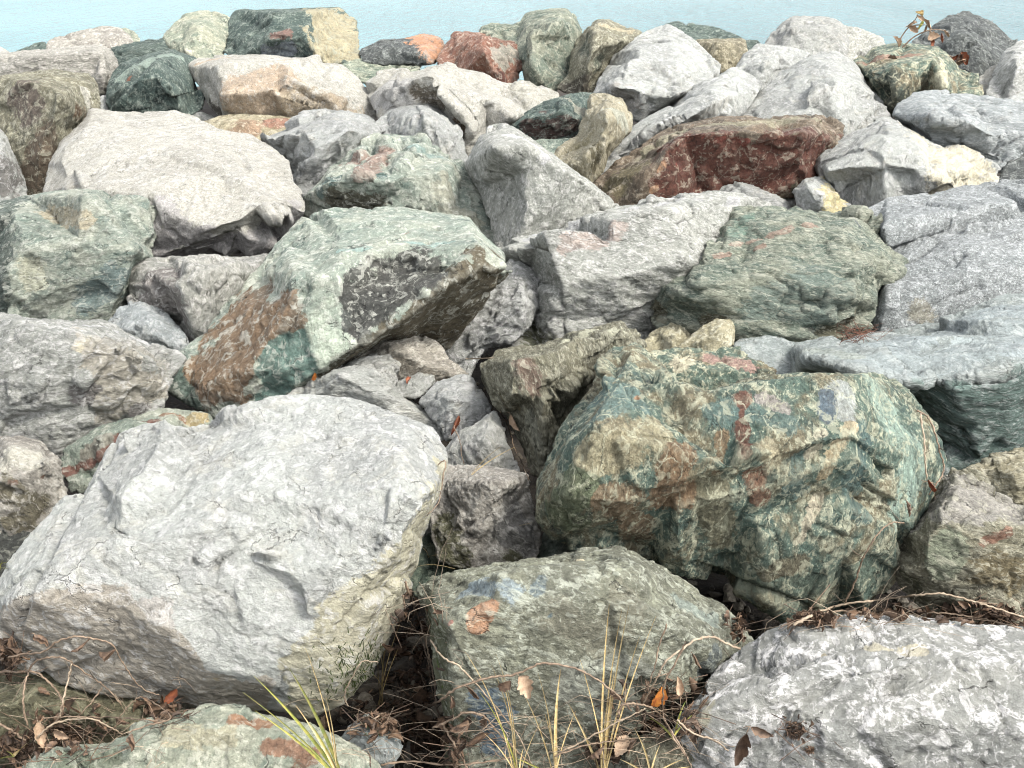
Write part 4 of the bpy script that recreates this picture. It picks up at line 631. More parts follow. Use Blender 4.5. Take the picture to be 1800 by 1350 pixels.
def leaf_mat(name, a, b, k=0.62):
    N = NT(name); tc = N.n('ShaderNodeTexCoord').outputs['Object']
    n = N.noise(tc, 60, 4, 0.7); g = N.n('ShaderNodeNewGeometry')
    c = N.mix(N.remap(n, 0.35, 0.65), srgb(a, k), srgb(b, k))
    rnd = N.mix(g.outputs['Random Per Island'], (0.5,)*3+(1,), (1.5, 1.42, 1.3, 1))
    N.put(N.bsdf.inputs['Base Color'], N.mix(1.0, c, rnd, 'MULTIPLY'))
    N.bsdf.inputs['Roughness'].default_value = 0.75
    bp = N.n('ShaderNodeBump'); bp.inputs['Distance'].default_value = 0.002; N.put(bp.inputs['Height'], n); N.put(N.bsdf.inputs['Normal'], bp.outputs[0])
    return N.m
LM = {
 'vine': leaf_mat('dry_vine_bark', (150, 132, 114), (106, 90, 76)),
 'palevine': leaf_mat('pale_dry_stem', (176, 162, 144), (144, 128, 110)),
 'brown': leaf_mat('brown_dead_leaf', (116, 94, 76), (78, 62, 50)),
 'tan': leaf_mat('tan_dead_leaf', (186, 164, 142), (152, 128, 106)),
 'orange': leaf_mat('orange_dead_leaf', (206, 136, 52), (160, 92, 40)),
 'redbrown': leaf_mat('red_brown_dead_leaf', (150, 88, 54), (112, 62, 44)),
 'straw': leaf_mat('straw', (222, 204, 156), (188, 164, 110)),
 'yellowgreen': leaf_mat('yellowing_grass', (172, 164, 84), (122, 138, 62)),
 'grass': leaf_mat('short_green_grass', (70, 92, 40), (96, 112, 56)),
 'needles': leaf_mat('rusty_needles', (122, 84, 66), (92, 62, 50)),
}
def tube(V, F, pts, r0, r1, sides=6, knots=0.0):
    """a tapering stem through pts; knots: swellings where shoots left it"""
    n = len(pts); b0 = len(V)
    for i, p in enumerate(pts):
        t = (pts[min(i+1, n-1)]-pts[max(i-1, 0)]).normalized()
        a = t.cross(Vector((0.3, 0.2, 0.93))).normalized(); b = t.cross(a)
        r = r0+(r1-r0)*i/(n-1)
        if knots and i % 9 == 4: r *= 1+knots
        for k in range(sides):
            an = 2*math.pi*k/sides
            V.append(p+a*(r*math.cos(an))+b*(r*math.sin(an)))
    for i in range(n-1):
        for k in range(sides):
            q = (k+1) % sides
            F.append((b0+i*sides+k, b0+i*sides+q, b0+(i+1)*sides+q, b0+(i+1)*sides+k))
    F.append(tuple(b0+k for k in range(sides))[::-1]); F.append(tuple(b0+(n-1)*sides+k for k in range(sides)))
def smooth_path(pix, per=8):
    P = [pix[0]]+list(pix)+[pix[-1]]; out = []
    for i in range(1, len(P)-2):
        for k in range(per):
            t = k/per; q = []
            for c in (0, 1):
                a, b, d, e = P[i-1][c], P[i][c], P[i+1][c], P[i+2][c]
                q.append(0.5*(2*b+(d-a)*t+(2*a-5*b+4*d-e)*t*t+(3*b-3*d+e-a)*t*t*t))
            out.append(q)
    out.append(pix[-1][:2]); return out
def lay(pix, lift=0.03, per=8, wob=1.2):
    """points of a stem resting on, and bridging between, the stones below it"""
    sp = [(u+R.uniform(-wob, wob), v+R.uniform(-wob, wob)) for u, v in smooth_path(pix, per)]
    ys = [hit(u, v)[0] for u, v in sp]
    n = len(ys); w = 5
    mn = [min(ys[max(0, i-w):i+w+1]) for i in range(n)]
    av = [sum(mn[max(0, i-w):i+w+1])/len(mn[max(0, i-w):i+w+1]) for i in range(n)]
    return [Vector(at(u, v, min(a, y)-lift)) for (u, v), a, y in zip(sp, av, ys)]
def local(V, name, F, mat, parent=None, base=None):
    base = base if base is not None else min(V, key=lambda p: p.z)
    return mesh_obj(name, [p-base for p in V], F, mat, parent), base
def leaf_shape(V, F, c, nrm, size, lobes=5, curl=0.6, ang=None, rng=R):
    """a dried leaf: a toothed blade folded on its rib, rolled at the margins and twisted along its length"""
    nrm = nrm.normalized(); a = nrm.orthogonal().normalized(); an = rng.uniform(0, 6.28) if ang is None else ang
    b = nrm.cross(a); x = a*math.cos(an)+b*math.sin(an); y = nrm.cross(x)
    m, w = 12, 3; b0 = len(V); ph = rng.uniform(0, 6)
    roll = curl*rng.uniform(0.5, 1.9); fold = rng.uniform(0.1, 0.7)*curl; tw = rng.uniform(-1.4, 1.4)*curl; bend = rng.uniform(-1.2, 1.6)*curl
    wide = rng.uniform(0.24, 0.42); lop = rng.uniform(0.7, 1.3)
    for i in range(m+1):
        t = i/m
        prof = math.sin(math.pi*min(1, 0.03+0.97*t)**0.8)**0.75
        tooth = 1+0.30*(((t*lobes) % 1)-0.5)+0.10*math.sin(23*t+ph)
        an_t = tw*(t-0.5); zc = bend*0.5*(t-0.5)**2
        for j in range(-w, w+1):
            s_ = j/w; hw = wide*prof*tooth*(lop if j > 0 else 1)
            th = abs(s_)*roll*1.5
            rr = (math.sin(th)/th if th > 1e-3 else 1.0)*abs(s_)*hw*(1 if s_ >= 0 else -1)
            hh = ((1-math.cos(th))/th if th > 1e-3 else 0.0)*abs(s_)*hw+fold*abs(s_)*hw+0.035*math.sin(17*t+7*s_+ph)*abs(s_)+0.02*math.sin(41*t+ph*3+11*s_)
            yy, zz = rr*math.cos(an_t)-hh*math.sin(an_t), rr*math.sin(an_t)+hh*math.cos(an_t)
            V.append(c+size*(x*(t-0.5)+y*yy+nrm*(zz+zc)))
    k = 2*w+1
    for i in range(m):
        for j in range(k-1): F.append((b0+i*k+j, b0+i*k+j+1, b0+(i+1)*k+j+1, b0+(i+1)*k+j))
def vine(label, pix, r0=0.0029, r1=0.0017, mat='vine', lift=0.03, shoots=2, leaves=0, wob=1.2):
    pts = lay(pix, lift, wob=wob)
    V, F = [], []; tube(V, F, pts, r0, r1, knots=0.35)
    for k in range(shoots):                                   # broken side shoots
        i = R.randrange(2, len(pts)-2); p = pts[i]; d = Vector((R.uniform(-1, 1), R.uniform(-0.6, 0.1), R.uniform(-0.2, 1))).normalized()
        L = R.uniform(0.03, 0.09); q = [p]
        for s_ in range(5): d = (d+Vector((R.uniform(-.3, .3), R.uniform(-.2, .2), R.uniform(-.3, .3)))).normalized(); q.append(q[-1]+d*L/5)
        tube(V, F, q, r1*0.7, r1*0.3, 5)
    o, base = local(V, 'dry_vine', F, LM[mat])
    o.location = base
    thing(o, label, 'vine', 'dry vines over the front boulders')
    for k in range(leaves):
        V, F = [], []; p = pts[R.randrange(3, len(pts)-3)]
        leaf_shape(V, F, p+Vector((R.uniform(-.01, .01), -0.01, -0.02)), Vector((R.uniform(-1, 1), -1, R.uniform(-.3, .5))), R.uniform(0.035, 0.06), 3, 1.6)
        l = mesh_obj('leaf', [q-base for q in V], F, LM['brown'], o)
    return o
V_ = vine
V_('thick dry vine standing in the gap along the left side of the blue grey boulder', [(712, 1022), (722, 1050), (735, 1085), (748, 1130), (757, 1165), (764, 1200), (767, 1240), (780, 1275), (800, 1310), (826, 1360)], 0.0037, 0.0027, leaves=2)
V_('thin dry vine beside the thick upright one left of the blue grey boulder', [(708, 1045), (716, 1085), (738, 1120), (752, 1160), (758, 1210), (764, 1236)], 0.0024, 0.0016)
V_('long dry vine arching across the face of the blue grey boulder', [(690, 1262), (740, 1247), (772, 1232), (800, 1212), (850, 1193), (903, 1186), (930, 1175), (955, 1166), (1010, 1175), (1050, 1195), (1085, 1222), (1110, 1250)], 0.0034, 0.0023, lift=.05, leaves=3)
V_('pale stem slanting down the left half of the blue grey boulder', [(757, 1126), (778, 1155), (808, 1172), (840, 1206), (870, 1240), (893, 1270), (915, 1300), (935, 1345)], 0.0026, 0.0017, 'palevine')
V_('dry vine curling up below the arching vine near the bottom', [(762, 1280), (800, 1262), (818, 1252), (850, 1258), (872, 1285), (900, 1312), (930, 1340), (960, 1365)], 0.0032, 0.0020, leaves=2)
V_('dry vine lying level across the gap above the small pale grey stone', [(597, 1254), (640, 1250), (690, 1253), (730, 1248), (768, 1236)], 0.0030, 0.0023, shoots=3)
V_('dry vine trailing from the small pale grey stone up to the upright vine', [(610, 1282), (650, 1268), (690, 1245), (720, 1228), (745, 1205), (735, 1180)], 0.0024, 0.0016)
V_('hooked pale shoot at the foot of the right flank of the biggest white boulder', [(612, 1242), (606, 1220), (620, 1190), (636, 1164), (665, 1164)], 0.0024, 0.0014, 'palevine', shoots=0)
V_('dry vine running along the bottom below the small pale grey stone', [(670, 1345), (720, 1338), (790, 1345), (850, 1340), (900, 1332)], 0.0029, 0.0022)
V_('dry vine arching over the tan underside of the biggest white boulder', [(-15, 1166), (30, 1152), (75, 1146), (100, 1128), (135, 1119), (165, 1123), (195, 1132), (212, 1158), (228, 1184), (250, 1210), (280, 1222)], 0.0030, 0.0017, lift=.06, leaves=2)
V_('dry vine crossing from the left edge and dropping to the leaf litter', [(-15, 1180), (30, 1181), (65, 1183), (92, 1205), (108, 1228), (110, 1250), (95, 1272), (62, 1302)], 0.0032, 0.0022, lift=.05)
V_('looping dry vine under the left corner of the biggest white boulder', [(48, 1275), (41, 1235), (46, 1195), (60, 1165), (85, 1156), (112, 1157), (140, 1175), (170, 1196), (190, 1212), (215, 1240)], 0.0029, 0.0019, lift=.06)
V_('pale forked stem lying in front of the leaf litter at the lower left', [(60, 1304), (85, 1278), (108, 1268), (140, 1263), (165, 1264), (190, 1277), (214, 1290)], 0.0030, 0.0019, 'palevine', lift=.07)
V_('straight dry stem lying level at the lower left below the white boulder', [(75, 1262), (130, 1260), (190, 1261), (240, 1264), (290, 1266)], 0.0021, 0.0012, lift=.06)
V_('thick dry stem coming in at the bottom of the left edge', [(-20, 1266), (10, 1278), (45, 1302)], 0.0040, 0.0031, shoots=0)
V_('dry vine from the rusty blotched boulder rising to the pale stone foot at left', [(225, 1288), (260, 1275), (300, 1262), (262, 1230), (240, 1228), (212, 1258), (200, 1295)], 0.0021, 0.0012, lift=.05)
V_('short upright dry stem in the lower left leaf litter', [(125, 1168), (118, 1200), (110, 1235), (105, 1262)], 0.0027, 0.0020, 'palevine', lift=.07)
V_('thin dry stem leaning across the dark olive boulder', [(178, 1210), (160, 1235), (140, 1258), (130, 1275)], 0.0022, 0.0016, lift=.05)
V_('long tan vine draped along the top edge of the scribbled grey boulder', [(1395, 1098), (1425, 1083), (1450, 1072), (1485, 1062), (1530, 1056), (1580, 1050), (1615, 1046), (1650, 1043), (1685, 1050), (1720, 1060), (1760, 1072), (1815, 1090)], 0.0038, 0.0028, 'palevine', lift=.05)
V_('second vine under the long tan one on top of the scribbled grey boulder', [(1405, 1092), (1440, 1080), (1480, 1074), (1520, 1076), (1570, 1078), (1640, 1077), (1700, 1083), (1745, 1092), (1795, 1105)], 0.0034, 0.0023, lift=.04, shoots=4)
V_('red brown vine climbing the lower right of the big green boulder', [(1486, 1058), (1502, 1025), (1512, 995), (1520, 975), (1538, 945), (1553, 928), (1572, 918), (1590, 920)], 0.0032, 0.0019, lift=.03)
V_('dark bent vine hanging off the right shoulder of the big green boulder', [(1612, 722), (1632, 735), (1645, 765), (1652, 795), (1660, 822), (1650, 845), (1632, 870)], 0.0034, 0.0023, lift=.03)
V_('pale straight stem beside the dark bent vine on the big green boulder', [(1618, 728), (1623, 760), (1626, 800), (1629, 842)], 0.0030, 0.0023, 'palevine', lift=.03, shoots=0)
V_('pale vine arching from the scribbled boulder onto the blue grey boulder', [(1302, 1141), (1275, 1130), (1252, 1119), (1225, 1124), (1198, 1142), (1170, 1163), (1160, 1182), (1145, 1210), (1132, 1235)], 0.0034, 0.0022, 'palevine', lift=.05)
V_('dry vine falling in front of the orange leaf', [(1205, 1128), (1185, 1170), (1168, 1200), (1165, 1240), (1168, 1265), (1190, 1300), (1215, 1345)], 0.0027, 0.0017, lift=.09)
V_('dark thin stem between the blue grey boulder and the scribbled boulder', [(1172, 1098), (1160, 1130), (1152, 1165), (1142, 1200), (1130, 1225)], 0.0021, 0.0014, lift=.05)
V_('dry vine bending from the grass over the green grey stone', [(1085, 1262), (1095, 1240), (1125, 1238), (1150, 1248), (1170, 1268), (1185, 1300), (1210, 1335)], 0.0032, 0.0020, lift=.07)
V_('straight pale stem slanting behind the tall straw grass', [(980, 1325), (1030, 1300), (1075, 1275), (1110, 1258), (1135, 1245)], 0.0024, 0.0017, 'palevine', lift=.06)
V_('lower straight stem slanting behind the tall straw grass', [(975, 1330), (1020, 1312), (1060, 1305), (1110, 1298)], 0.0024, 0.0016, lift=.07)
V_('dry vine lying on the lower left corner of the scribbled boulder', [(1190, 1265), (1220, 1290), (1255, 1300), (1280, 1320)], 0.0029, 0.0016, 'palevine', lift=.03)
V_('wiry dark runner between the tumbled white stones and the grey cube stone', [(770, 818), (783, 812), (775, 860), (770, 885), (752, 905)], 0.0021, 0.0012, lift=.02, shoots=1)
V_('thin dark runner hanging over the white block beside the rolled leaf', [(798, 748), (808, 775), (812, 800), (816, 818)], 0.0018, 0.0011, lift=.02, shoots=0)
V_('rootlike vine in the slot between the white block and the olive upright slab', [(880, 725), (895, 755), (905, 790), (918, 815), (930, 845)], 0.0027, 0.0017, lift=.03)
V_('short dry stem poking out of the dark hole beside the large green block', [(818, 631), (845, 630), (868, 629)], 0.0026, 0.0020, 'palevine', lift=.0, shoots=0, wob=.3)

def grass(label, base, tips, mats=('straw',), width=0.006, bend=0.25, head=(), y=None, lift=.06):
    """a tuft: keeled tapering blades from one foot; a tip is (u, v[, width factor, material])"""
    bu, bv = base
    yb = (hit(bu, bv)[0] if y is None else y)-lift
    groups = {}
    p0 = Vector(at(bu, bv, yb))
    for k, t in enumerate(tips):
        u, v = t[:2]; wf = t[2] if len(t) > 2 else 1; m = t[3] if len(t) > 3 else mats[k % len(mats)]
        b = Vector(at(bu+R.uniform(-6, 6), bv, yb+R.uniform(-.02, .02)))
        yt = min(yb+R.uniform(-.03, .10), hit(u, v)[0]-.03, hit((u+bu)/2, (v+bv)/2)[0]+.02)
        e = Vector(at(u, v, yt)); L = (e-b).length
        mid = (b+e)/2+Vector((-(u-bu)/abs(u-bu+.01)*bend*L*.35, 0, bend*L*.45))
        V, F = groups.setdefault(m, ([], [])); b0 = len(V); n = 12
        for i in range(n+1):
            s_ = i/n; c = b*(1-s_)**2+mid*2*s_*(1-s_)+e*s_*s_
            d = ((mid-b)*(1-s_)+(e-mid)*s_).normalized()
            sx = d.cross(Vector((0.25, -1, 0.2))).normalized()
            w = width*wf*(0.55+0.45*min(1, s_*4))*(1-s_**2.2)+0.0006
            V += [c-sx*w/2, c+Vector((0, .0012, 0))+d.cross(sx)*w*.18, c+sx*w/2]
        for i in range(n):
            for q in (0, 1): F.append((b0+3*i+q, b0+3*i+q+1, b0+3*i+q+4, b0+3*i+q+3))
    first = None
    for m, (V, F) in groups.items():
        o = mesh_obj('grass_tuft' if first is None else 'dry_blades', [q-p0 for q in V], F, LM[m], first)
        if first is None: o.location = p0; first = o
    thing(first, label, 'grass', 'grass tufts among the front boulders')
    return first
G = grass
G('yellow green grass tuft in front of the rusty blotched boulder', (598, 1372), [(446, 1188, 1.4), (508, 1174, 1.5), (427, 1217, .7), (448, 1249, 1.2), (537, 1140, .4, 'straw'), (573, 1225, .5, 'straw'), (545, 1270, 1.1), (560, 1300, 1.1, 'straw'), (520, 1240, .8, 'straw')], ('yellowgreen',), .0062, .12)
G('tall straw grass tuft standing before the blue grey boulder', (1062, 1375), [(1071, 1062, 1), (1106, 1062, 1), (1093, 1072, .8), (1153, 1083, .7), (1124, 1120, .8), (1080, 1180, 1.2), (1000, 1238, 1.2), (1020, 1160, .5)], ('straw',), .0058, .08)
G('straw grass tuft with one broad blade left of the tall straw grass', (975, 1372), [(986, 1175, 1.8), (945, 1180, .6), (918, 1215, .6), (1012, 1250, .6), (958, 1255, .8), (900, 1330, 1.2, 'yellowgreen')], ('straw',), .0052, .14)
G('thin straw grass at the bottom in front of the centre of the blue grey boulder', (908, 1372), [(818, 1146, .7), (864, 1170, .8), (872, 1150, .5), (842, 1215, .9, 'yellowgreen'), (880, 1185, .7), (920, 1315, 1), (852, 1290, .8), (955, 1262, .5)], ('straw',), .0042, .2)
G('green grass blades tucked beside the orange leaf', (1185, 1300), [(1205, 1233, 1), (1162, 1282, 1), (1142, 1262, .8), (1225, 1250, .8)], ('yellowgreen',), .006, .2)
G('straw grass lying over the lower left corner of the scribbled boulder', (1140, 1370), [(1200, 1335, .9), (1115, 1280, .8), (1160, 1310, .8), (1212, 1348, .8), (1090, 1335, 1)], ('straw',), .006, .2)
G('straw stems hanging against the right flank of the biggest white boulder', (668, 1240), [(722, 962, .45), (690, 1020, .5), (705, 1090, .5), (655, 1120, .5), (640, 1180, .6), (700, 1140, .5), (718, 1030, .4)], ('straw',), .005, .12)
G('fine dry stems in the gap below the grey cube stone', (728, 1050), [(745, 915, .4), (757, 955, .4), (738, 905, .4), (770, 975, .4), (935, 919, .5), (800, 1000, .4), (720, 960, .5)], ('straw',), .005, .2)
G('single seed stem leaning over the white block', (828, 835), [(905, 786, .5), (880, 785, .3)], ('straw',), .005, .15, lift=.03)
G('bleached grass on the left corner of the pale forked stem', (25, 1330), [(35, 1318, 1), (10, 1320, 1), (50, 1305, .8), (-5, 1335, 1)], ('straw', 'yellowgreen'), .006, .2)
G('small green grass tip in the dark slot at the left edge', (-8, 1022), [(20, 988, .8), (14, 1000, .8), (4, 985, .7)], ('yellowgreen',), .005, .15, lift=.0)

def dead_leaf(label, u, v, size, mat, lobes=5, curl=.7, ang=None, tilt=None, lift=.012):
    y, n = hit(u, v); n = (Vector(n)+Vector((0, -.5, .25))).normalized() if tilt is None else Vector(tilt)
    p = Vector(at(u, v, y-lift)); V, F = [], []
    leaf_shape(V, F, Vector((0, 0, 0)), n, size, lobes, curl, ang)
    st = []; x = V[3]-V[-4]; d = x.normalized()
    o = mesh_obj('dead_leaf', V, F, LM[mat]); o.location = p
    sv, sf = [], []; q = V[3].copy(); pts = [q+d*(size*.09*i)+Vector((0, 0, -.004*i*i*.2)) for i in range(5)]
    tube(sv, sf, pts, .0012, .0009, 5); mesh_obj('leaf_stalk', sv, sf, LM['vine'], o)
    thing(o, label, 'leaf', 'dead leaves on the stones')
D = dead_leaf
D('pale tan leaf caught on the arching vine before the blue grey boulder', 922, 1207, .062, 'tan', 4, .8, 1.2, lift=.07)
D('bright orange leaf beside the green grass blades', 1155, 1226, .062, 'orange', 3, .5, .4, lift=.10)
D('grey brown curled leaf right of the orange leaf', 1192, 1205, .05, 'tan', 4, 1.0, lift=.08)
D('pinkish tan leaf low in the straw between the two big front boulders', 1092, 1312, .062, 'tan', 5, .5, .2, lift=.09)
D('dark brown leaf left of the low pinkish tan leaf', 1050, 1320, .05, 'brown', 4, 1.2, lift=.09)
D('red brown leaf under the tan face of the biggest white boulder', 300, 1224, .06, 'redbrown', 5, .8, .1, lift=.06)
D('dull brown leaf hanging below the red brown leaf', 285, 1248, .05, 'brown', 4, 1.4, lift=.06)
D('broad pale brown leaf in the litter at the lower left', 70, 1292, .075, 'tan', 5, .5, .9, lift=.06)
D('second pale brown leaf right of the broad one in the lower left litter', 110, 1290, .06, 'tan', 5, .7, 2.2, lift=.06)
D('dark curled leaf hanging from the vine over the tan underside', 78, 1120, .05, 'brown', 3, 1.6, 1.5, lift=.07)
D('pale tan leaf between the rusty blotched boulder and the small grey stone', 572, 1272, .06, 'tan', 4, .6, lift=.05)
D('tan leaf on the vines below the hooked shoot', 733, 1212, .05, 'tan', 4, .9, lift=.03)
D('folded tan leaf standing against the olive upright slab', 906, 744, .075, 'tan', 4, .9, 1.5, (-.6, -1, .2), lift=.04)
D('rolled red brown leaf among the tumbled white stones', 800, 748, .09, 'redbrown', 2, 1.6, .3, lift=.02)
D('tiny dark red leaf on the small flat white chip', 718, 668, .035, 'redbrown', 3, 1.4, lift=.012)
D('small orange leaf at the lower edge of the large green block', 552, 661, .045, 'orange', 3, .9, lift=.012)
D('curled brown leaf on the right side of the big green boulder', 1634, 852, .05, 'redbrown', 3, 1.3, lift=.03)
D('brown leaf in the slot below the right side of the big green boulder', 1596, 895, .05, 'brown', 3, 1.3, lift=.03)
D('twisted dark leaf at the lower left of the scribbled boulder', 1300, 1310, .09, 'brown', 3, 1.5, .5, lift=.012)
D('crumpled dark leaf above the twisted one on the scribbled boulder', 1340, 1285, .06, 'brown', 3, 1.5, 2.0, lift=.012)
D('dry brown leaf hanging in the vine between the blue grey and scribbled boulders', 1225, 1160, .05, 'brown', 3, 1.4, 1.4, lift=.03)
D('dark leaf at the foot of the curling vine below the blue grey boulder', 838, 1300, .07, 'brown', 4, 1.3, lift=.05)
D('brown leaf hanging from the left part of the arching vine', 832, 1218, .05, 'brown', 3, 1.5, 1.5, lift=.06)
D('small brown leaf on top of the green brown rock near the water', 1570, 104, .09, 'brown', 3, 1.2, lift=.02)

def litter(name, label, regions, mats, n, smin, smax, lift=.015, twigs=0):
    """fallen leaves nobody could count: one object"""
    V, F = [], []
    for k in range(n):
        u0, v0, u1, v1 = regions[k % len(regions)]
        u = R.gauss((u0+u1)/2, (u1-u0)/4.2); v = R.gauss((v0+v1)/2, (v1-v0)/4.2)
        y, nn = hit(u, v)
        if y > slope_y(v)+1.3: continue
        p = Vector(at(u, v, y-R.uniform(.3, 1)*lift))
        leaf_shape(V, F, p, Vector(nn)+Vector((R.uniform(-.9, .9), R.uniform(-.9, .4), R.uniform(-.2, .9))), R.uniform(smin, smax), R.choice((2, 3, 5)), R.uniform(.8, 2.2))
    for k in range(twigs):
        u0, v0, u1, v1 = regions[k % len(regions)]
        u = R.uniform(u0, u1); v = R.uniform(v0, v1); y, nn = hit(u, v)
        if y > slope_y(v)+.9: continue
        p = Vector(at(u, v, y-lift)); d = Vector((R.uniform(-1, 1), R.uniform(-.5, .5), R.uniform(-.4, .6))).normalized()*R.uniform(.03, .12)
        c = Vector((R.uniform(-.02, .02), 0, R.uniform(-.02, .02)))
        tube(V, F, [p-d, p-d*.3+c, p+d*.4+c, p+d], 0.0013, 0.0006, 4)
    o, b = local(V, name, F, LM[mats]); o.location = b
    o['label'] = label; setting(o, 'stuff')
litter('leaf_litter', 'dark brown leaf litter and broken twigs below the biggest white boulder', [(40, 1230, 210, 1330), (60, 1270, 180, 1330), (250, 1230, 330, 1270), (0, 1290, 60, 1350), (-10, 1130, 40, 1190)], 'brown', 240, .02, .05, .03, 60)
litter('leaf_litter', 'dark leaf litter and stems in the gap beside the blue grey boulder', [(680, 1050, 760, 1200), (690, 1180, 770, 1300), (700, 1260, 830, 1350), (620, 1230, 720, 1290), (690, 1080, 760, 1240)], 'brown', 520, .02, .05, .035, 90)
litter('leaf_litter', 'brown leaf litter along the top edge of the scribbled boulder', [(1440, 1062, 1660, 1090), (1620, 1062, 1780, 1098), (1390, 1080, 1470, 1100), (1720, 1065, 1800, 1100)], 'brown', 240, .02, .045, .03, 45)
litter('leaf_litter', 'brown leaf litter between the blue grey boulder and the scribbled boulder', [(1100, 1190, 1240, 1260), (1040, 1280, 1130, 1340), (1270, 1070, 1330, 1130), (1180, 1240, 1240, 1300), (1120, 1240, 1180, 1300)], 'brown', 170, .018, .045, .035, 40)
litter('leaf_crumbs', 'crumbled dry leaves lying on the scribbled boulder', [(1372, 1268, 1428, 1305), (1415, 1310, 1430, 1325), (1380, 1270, 1420, 1300), (1365, 1265, 1435, 1300)], 'brown', 130, .008, .018, .008, 8)
litter('pine_needles', 'rusty dry needles caught under the layered green boulder', [(1475, 575, 1530, 604)], 'needles', 8, .02, .03, .02, 60)
def short_grass():
    V, F = [], []
    for k in range(700):
        u = R.gauss(660, 40); v = R.gauss(1200, 32); y, nn = hit(u, v)
        if y > slope_y(v)+.8: continue
        p = Vector(at(u, v, y-.005)); d = Vector((R.uniform(-.6, .6), R.uniform(-.8, .1), 1)).normalized()*R.uniform(.025, .06); w = R.uniform(.001, .0018)
        b0 = len(V); V += [p+Vector((-w, 0, 0)), p+Vector((w, 0, 0)), p+d*.6+Vector((w*.7, 0, 0)), p+d*.6-Vector((w*.7, 0, 0)), p+d+Vector((d.x*.4, -.012, -.008))]
        F += [(b0, b0+1, b0+2, b0+3), (b0+3, b0+2, b0+4)]
    o, b = local(V, 'grass', F, LM['grass']); o.location = b; o['label'] = 'short dark green grass in the gap beside the biggest white boulder'; setting(o, 'stuff')
short_grass()

def dry_tangle():
    """fine bent stems matted over the litter: nobody could count them"""
    V, F = [], []
    for (u0, v0, u1, v1, n) in ((700, 1040, 800, 1340, 110), (830, 1240, 1130, 1350, 90), (1090, 1200, 1230, 1340, 80), (0, 1190, 330, 1340, 80), (600, 1230, 720, 1340, 60), (1380, 1070, 1800, 1100, 70)):
        for k in range(n):
            u, v = R.uniform(u0, u1), R.uniform(v0, v1); y, nn = hit(u, v)
            if y > slope_y(v)+.9: continue
            p = Vector(at(u, v, y-R.uniform(.004, .03))); q = [p]; d = Vector((R.uniform(-1, 1), R.uniform(-.35, .1), R.uniform(-.35, .75))).normalized(); L = R.uniform(.05, .22)
            for i in range(7):
                if R.random() < .15: d = (d+Vector((R.uniform(-1, 1), R.uniform(-.3, .2), R.uniform(-1, .6)))*.8)
                d = (d+Vector((R.uniform(-.16, .16), R.uniform(-.08, .06), R.uniform(-.22, .08)))).normalized(); q.append(q[-1]+d*L/7)
            tube(V, F, q, R.uniform(.0005, .0012), .0003, 4)
    o, b = local(V, 'dry_stems', F, LM['palevine']); o.location = b; o['label'] = 'tangle of fine dry stems over the litter between the front boulders'; setting(o, 'stuff')
dry_tangle()
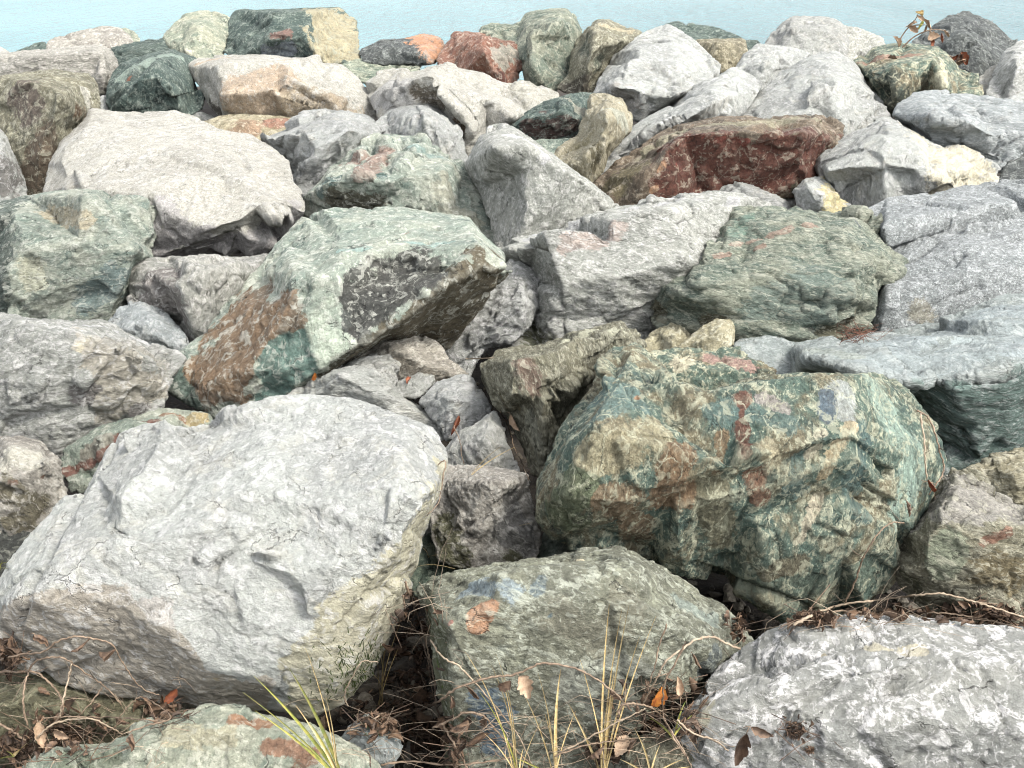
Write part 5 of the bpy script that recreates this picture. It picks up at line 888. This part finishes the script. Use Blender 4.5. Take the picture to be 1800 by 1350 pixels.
def gravel():
    """stone chips fallen into the joints, on whatever soil can be seen"""
    V, F = [], []; N = NT('stone_chips'); g = N.n('ShaderNodeNewGeometry').outputs['Random Per Island']; tc = N.n('ShaderNodeTexCoord').outputs['Object']
    n = N.noise(tc, 40, 5, 0.7)
    c = N.mix(g, srgb((70, 62, 52), .6), srgb((150, 142, 126), .6)); N.put(N.bsdf.inputs['Base Color'], N.mix(1.0, c, N.mix(N.remap(n, .35, .65), (.6,)*3+(1,), (1.25,)*3+(1,)), 'MULTIPLY'))
    N.bsdf.inputs['Roughness'].default_value = 0.9
    bp = N.n('ShaderNodeBump'); bp.inputs['Distance'].default_value = 0.01; N.put(bp.inputs['Height'], n); N.put(N.bsdf.inputs['Normal'], bp.outputs[0])
    ico = bmesh.new(); bmesh.ops.create_icosphere(ico, subdivisions=2, radius=1); iv = [v.co.copy() for v in ico.verts]; fi = [[v.index for v in f.verts] for f in ico.faces]; ico.free()
    for k in range(9000):
        u, v = R.uniform(-40, 1840), R.uniform(60, 1380); a, b = ray(u, v)
        ok, p, nn, i_, ob, _ = sc.ray_cast(DG, ORG, Vector((a, 1, b)).normalized())
        if not ok or ob.name != 'ground' or p.y > 12.5: continue
        for q in range(2):
            s_ = R.uniform(.18, 1)**2*.04*(1 if R.random() < .9 else 2); c = p+Vector((R.uniform(-.06, .06), R.uniform(-.06, .06), s_*.25))
            sx, sy, sz = R.uniform(.6, 1.2), R.uniform(.6, 1.2), R.uniform(.4, .8)
            cuts = [(Vector((R.gauss(0, 1), R.gauss(0, 1), R.gauss(0, 1))).normalized(), R.uniform(.3, .7)) for _ in range(9)]
            b0 = len(V)
            for w in iv:
                w = w.copy()
                for d, h in cuts:
                    e = w.dot(d)-h
                    if e > 0: w -= d*e
                V.append(c+Vector((w.x*sx, w.y*sy, w.z*sz))*s_)
            F += [[b0+j for j in f] for f in fi]
    if V:
        o = mesh_obj('gravel', V, F, N.m, smooth=False); o['label'] = 'stone chips on the dark soil in the joints between the boulders'; setting(o, 'stuff')
gravel()

def leafy_twig(label, stems, leaves, back):
    """a dead shoot with a few leaves still on it, rooted between two stones"""
    def pt(u, v): return Vector(at(u, v, back))
    root = pt(*stems[0][0]); e = bpy.data.objects.new('dry_twig', None); COL.objects.link(e); e.location = root; e.empty_display_size = .05
    for s_ in stems:
        V, F = [], []; tube(V, F, [pt(u, v) for u, v in smooth_path(s_, 5)], 0.0072, 0.0031, 5)
        mesh_obj('stem', [q-root for q in V], F, LM['vine'], e)
    for (u, v, sz, m) in leaves:
        V, F = [], []; leaf_shape(V, F, pt(u, v)+Vector((0, -.015, 0)), Vector((R.uniform(-.7, .7), -1, R.uniform(0, .8))), sz, 3, 1.1)
        mesh_obj('leaf', [q-root for q in V], F, LM[m], e)
    thing(e, label, 'twig', 'dead leafy twigs near the water')
yb = hit(1580, 84)[0]+.1
leafy_twig('dead twig with pale brown leaves standing against the water beside the dark hill rock', [[(1578, 90), (1583, 68), (1597, 48), (1608, 36), (1615, 22)], [(1580, 90), (1605, 66), (1630, 54), (1650, 52), (1667, 57)], [(1597, 48), (1612, 44), (1630, 44)], [(1634, 54), (1642, 64), (1640, 74)]],
  [(1614, 24, .080, 'straw'), (1617, 33, .09, 'tan'), (1600, 44, .105, 'tan'), (1604, 52, .095, 'tan'), (1615, 45, .090, 'yellowgreen'), (1629, 43, .105, 'tan'), (1627, 50, .090, 'tan'), (1576, 72, .105, 'tan'), (1641, 67, .100, 'tan'), (1636, 74, .090, 'redbrown'), (1660, 58, .090, 'tan'), (1655, 66, .085, 'redbrown')], yb)
leafy_twig('short dead twig with brown leaves in the notch right of the green brown rock', [[(1660, 95), (1674, 100), (1690, 104)]], [(1676, 105, .14, 'redbrown'), (1685, 112, .15, 'tan'), (1693, 103, .13, 'redbrown'), (1683, 99, .12, 'brown')], hit(1690, 118)[0]-.12)

# ------------------------------------------------------------------ tidy up
bpy.data.objects.remove(tmp)
bpy.data.meshes.remove(tmp_me)
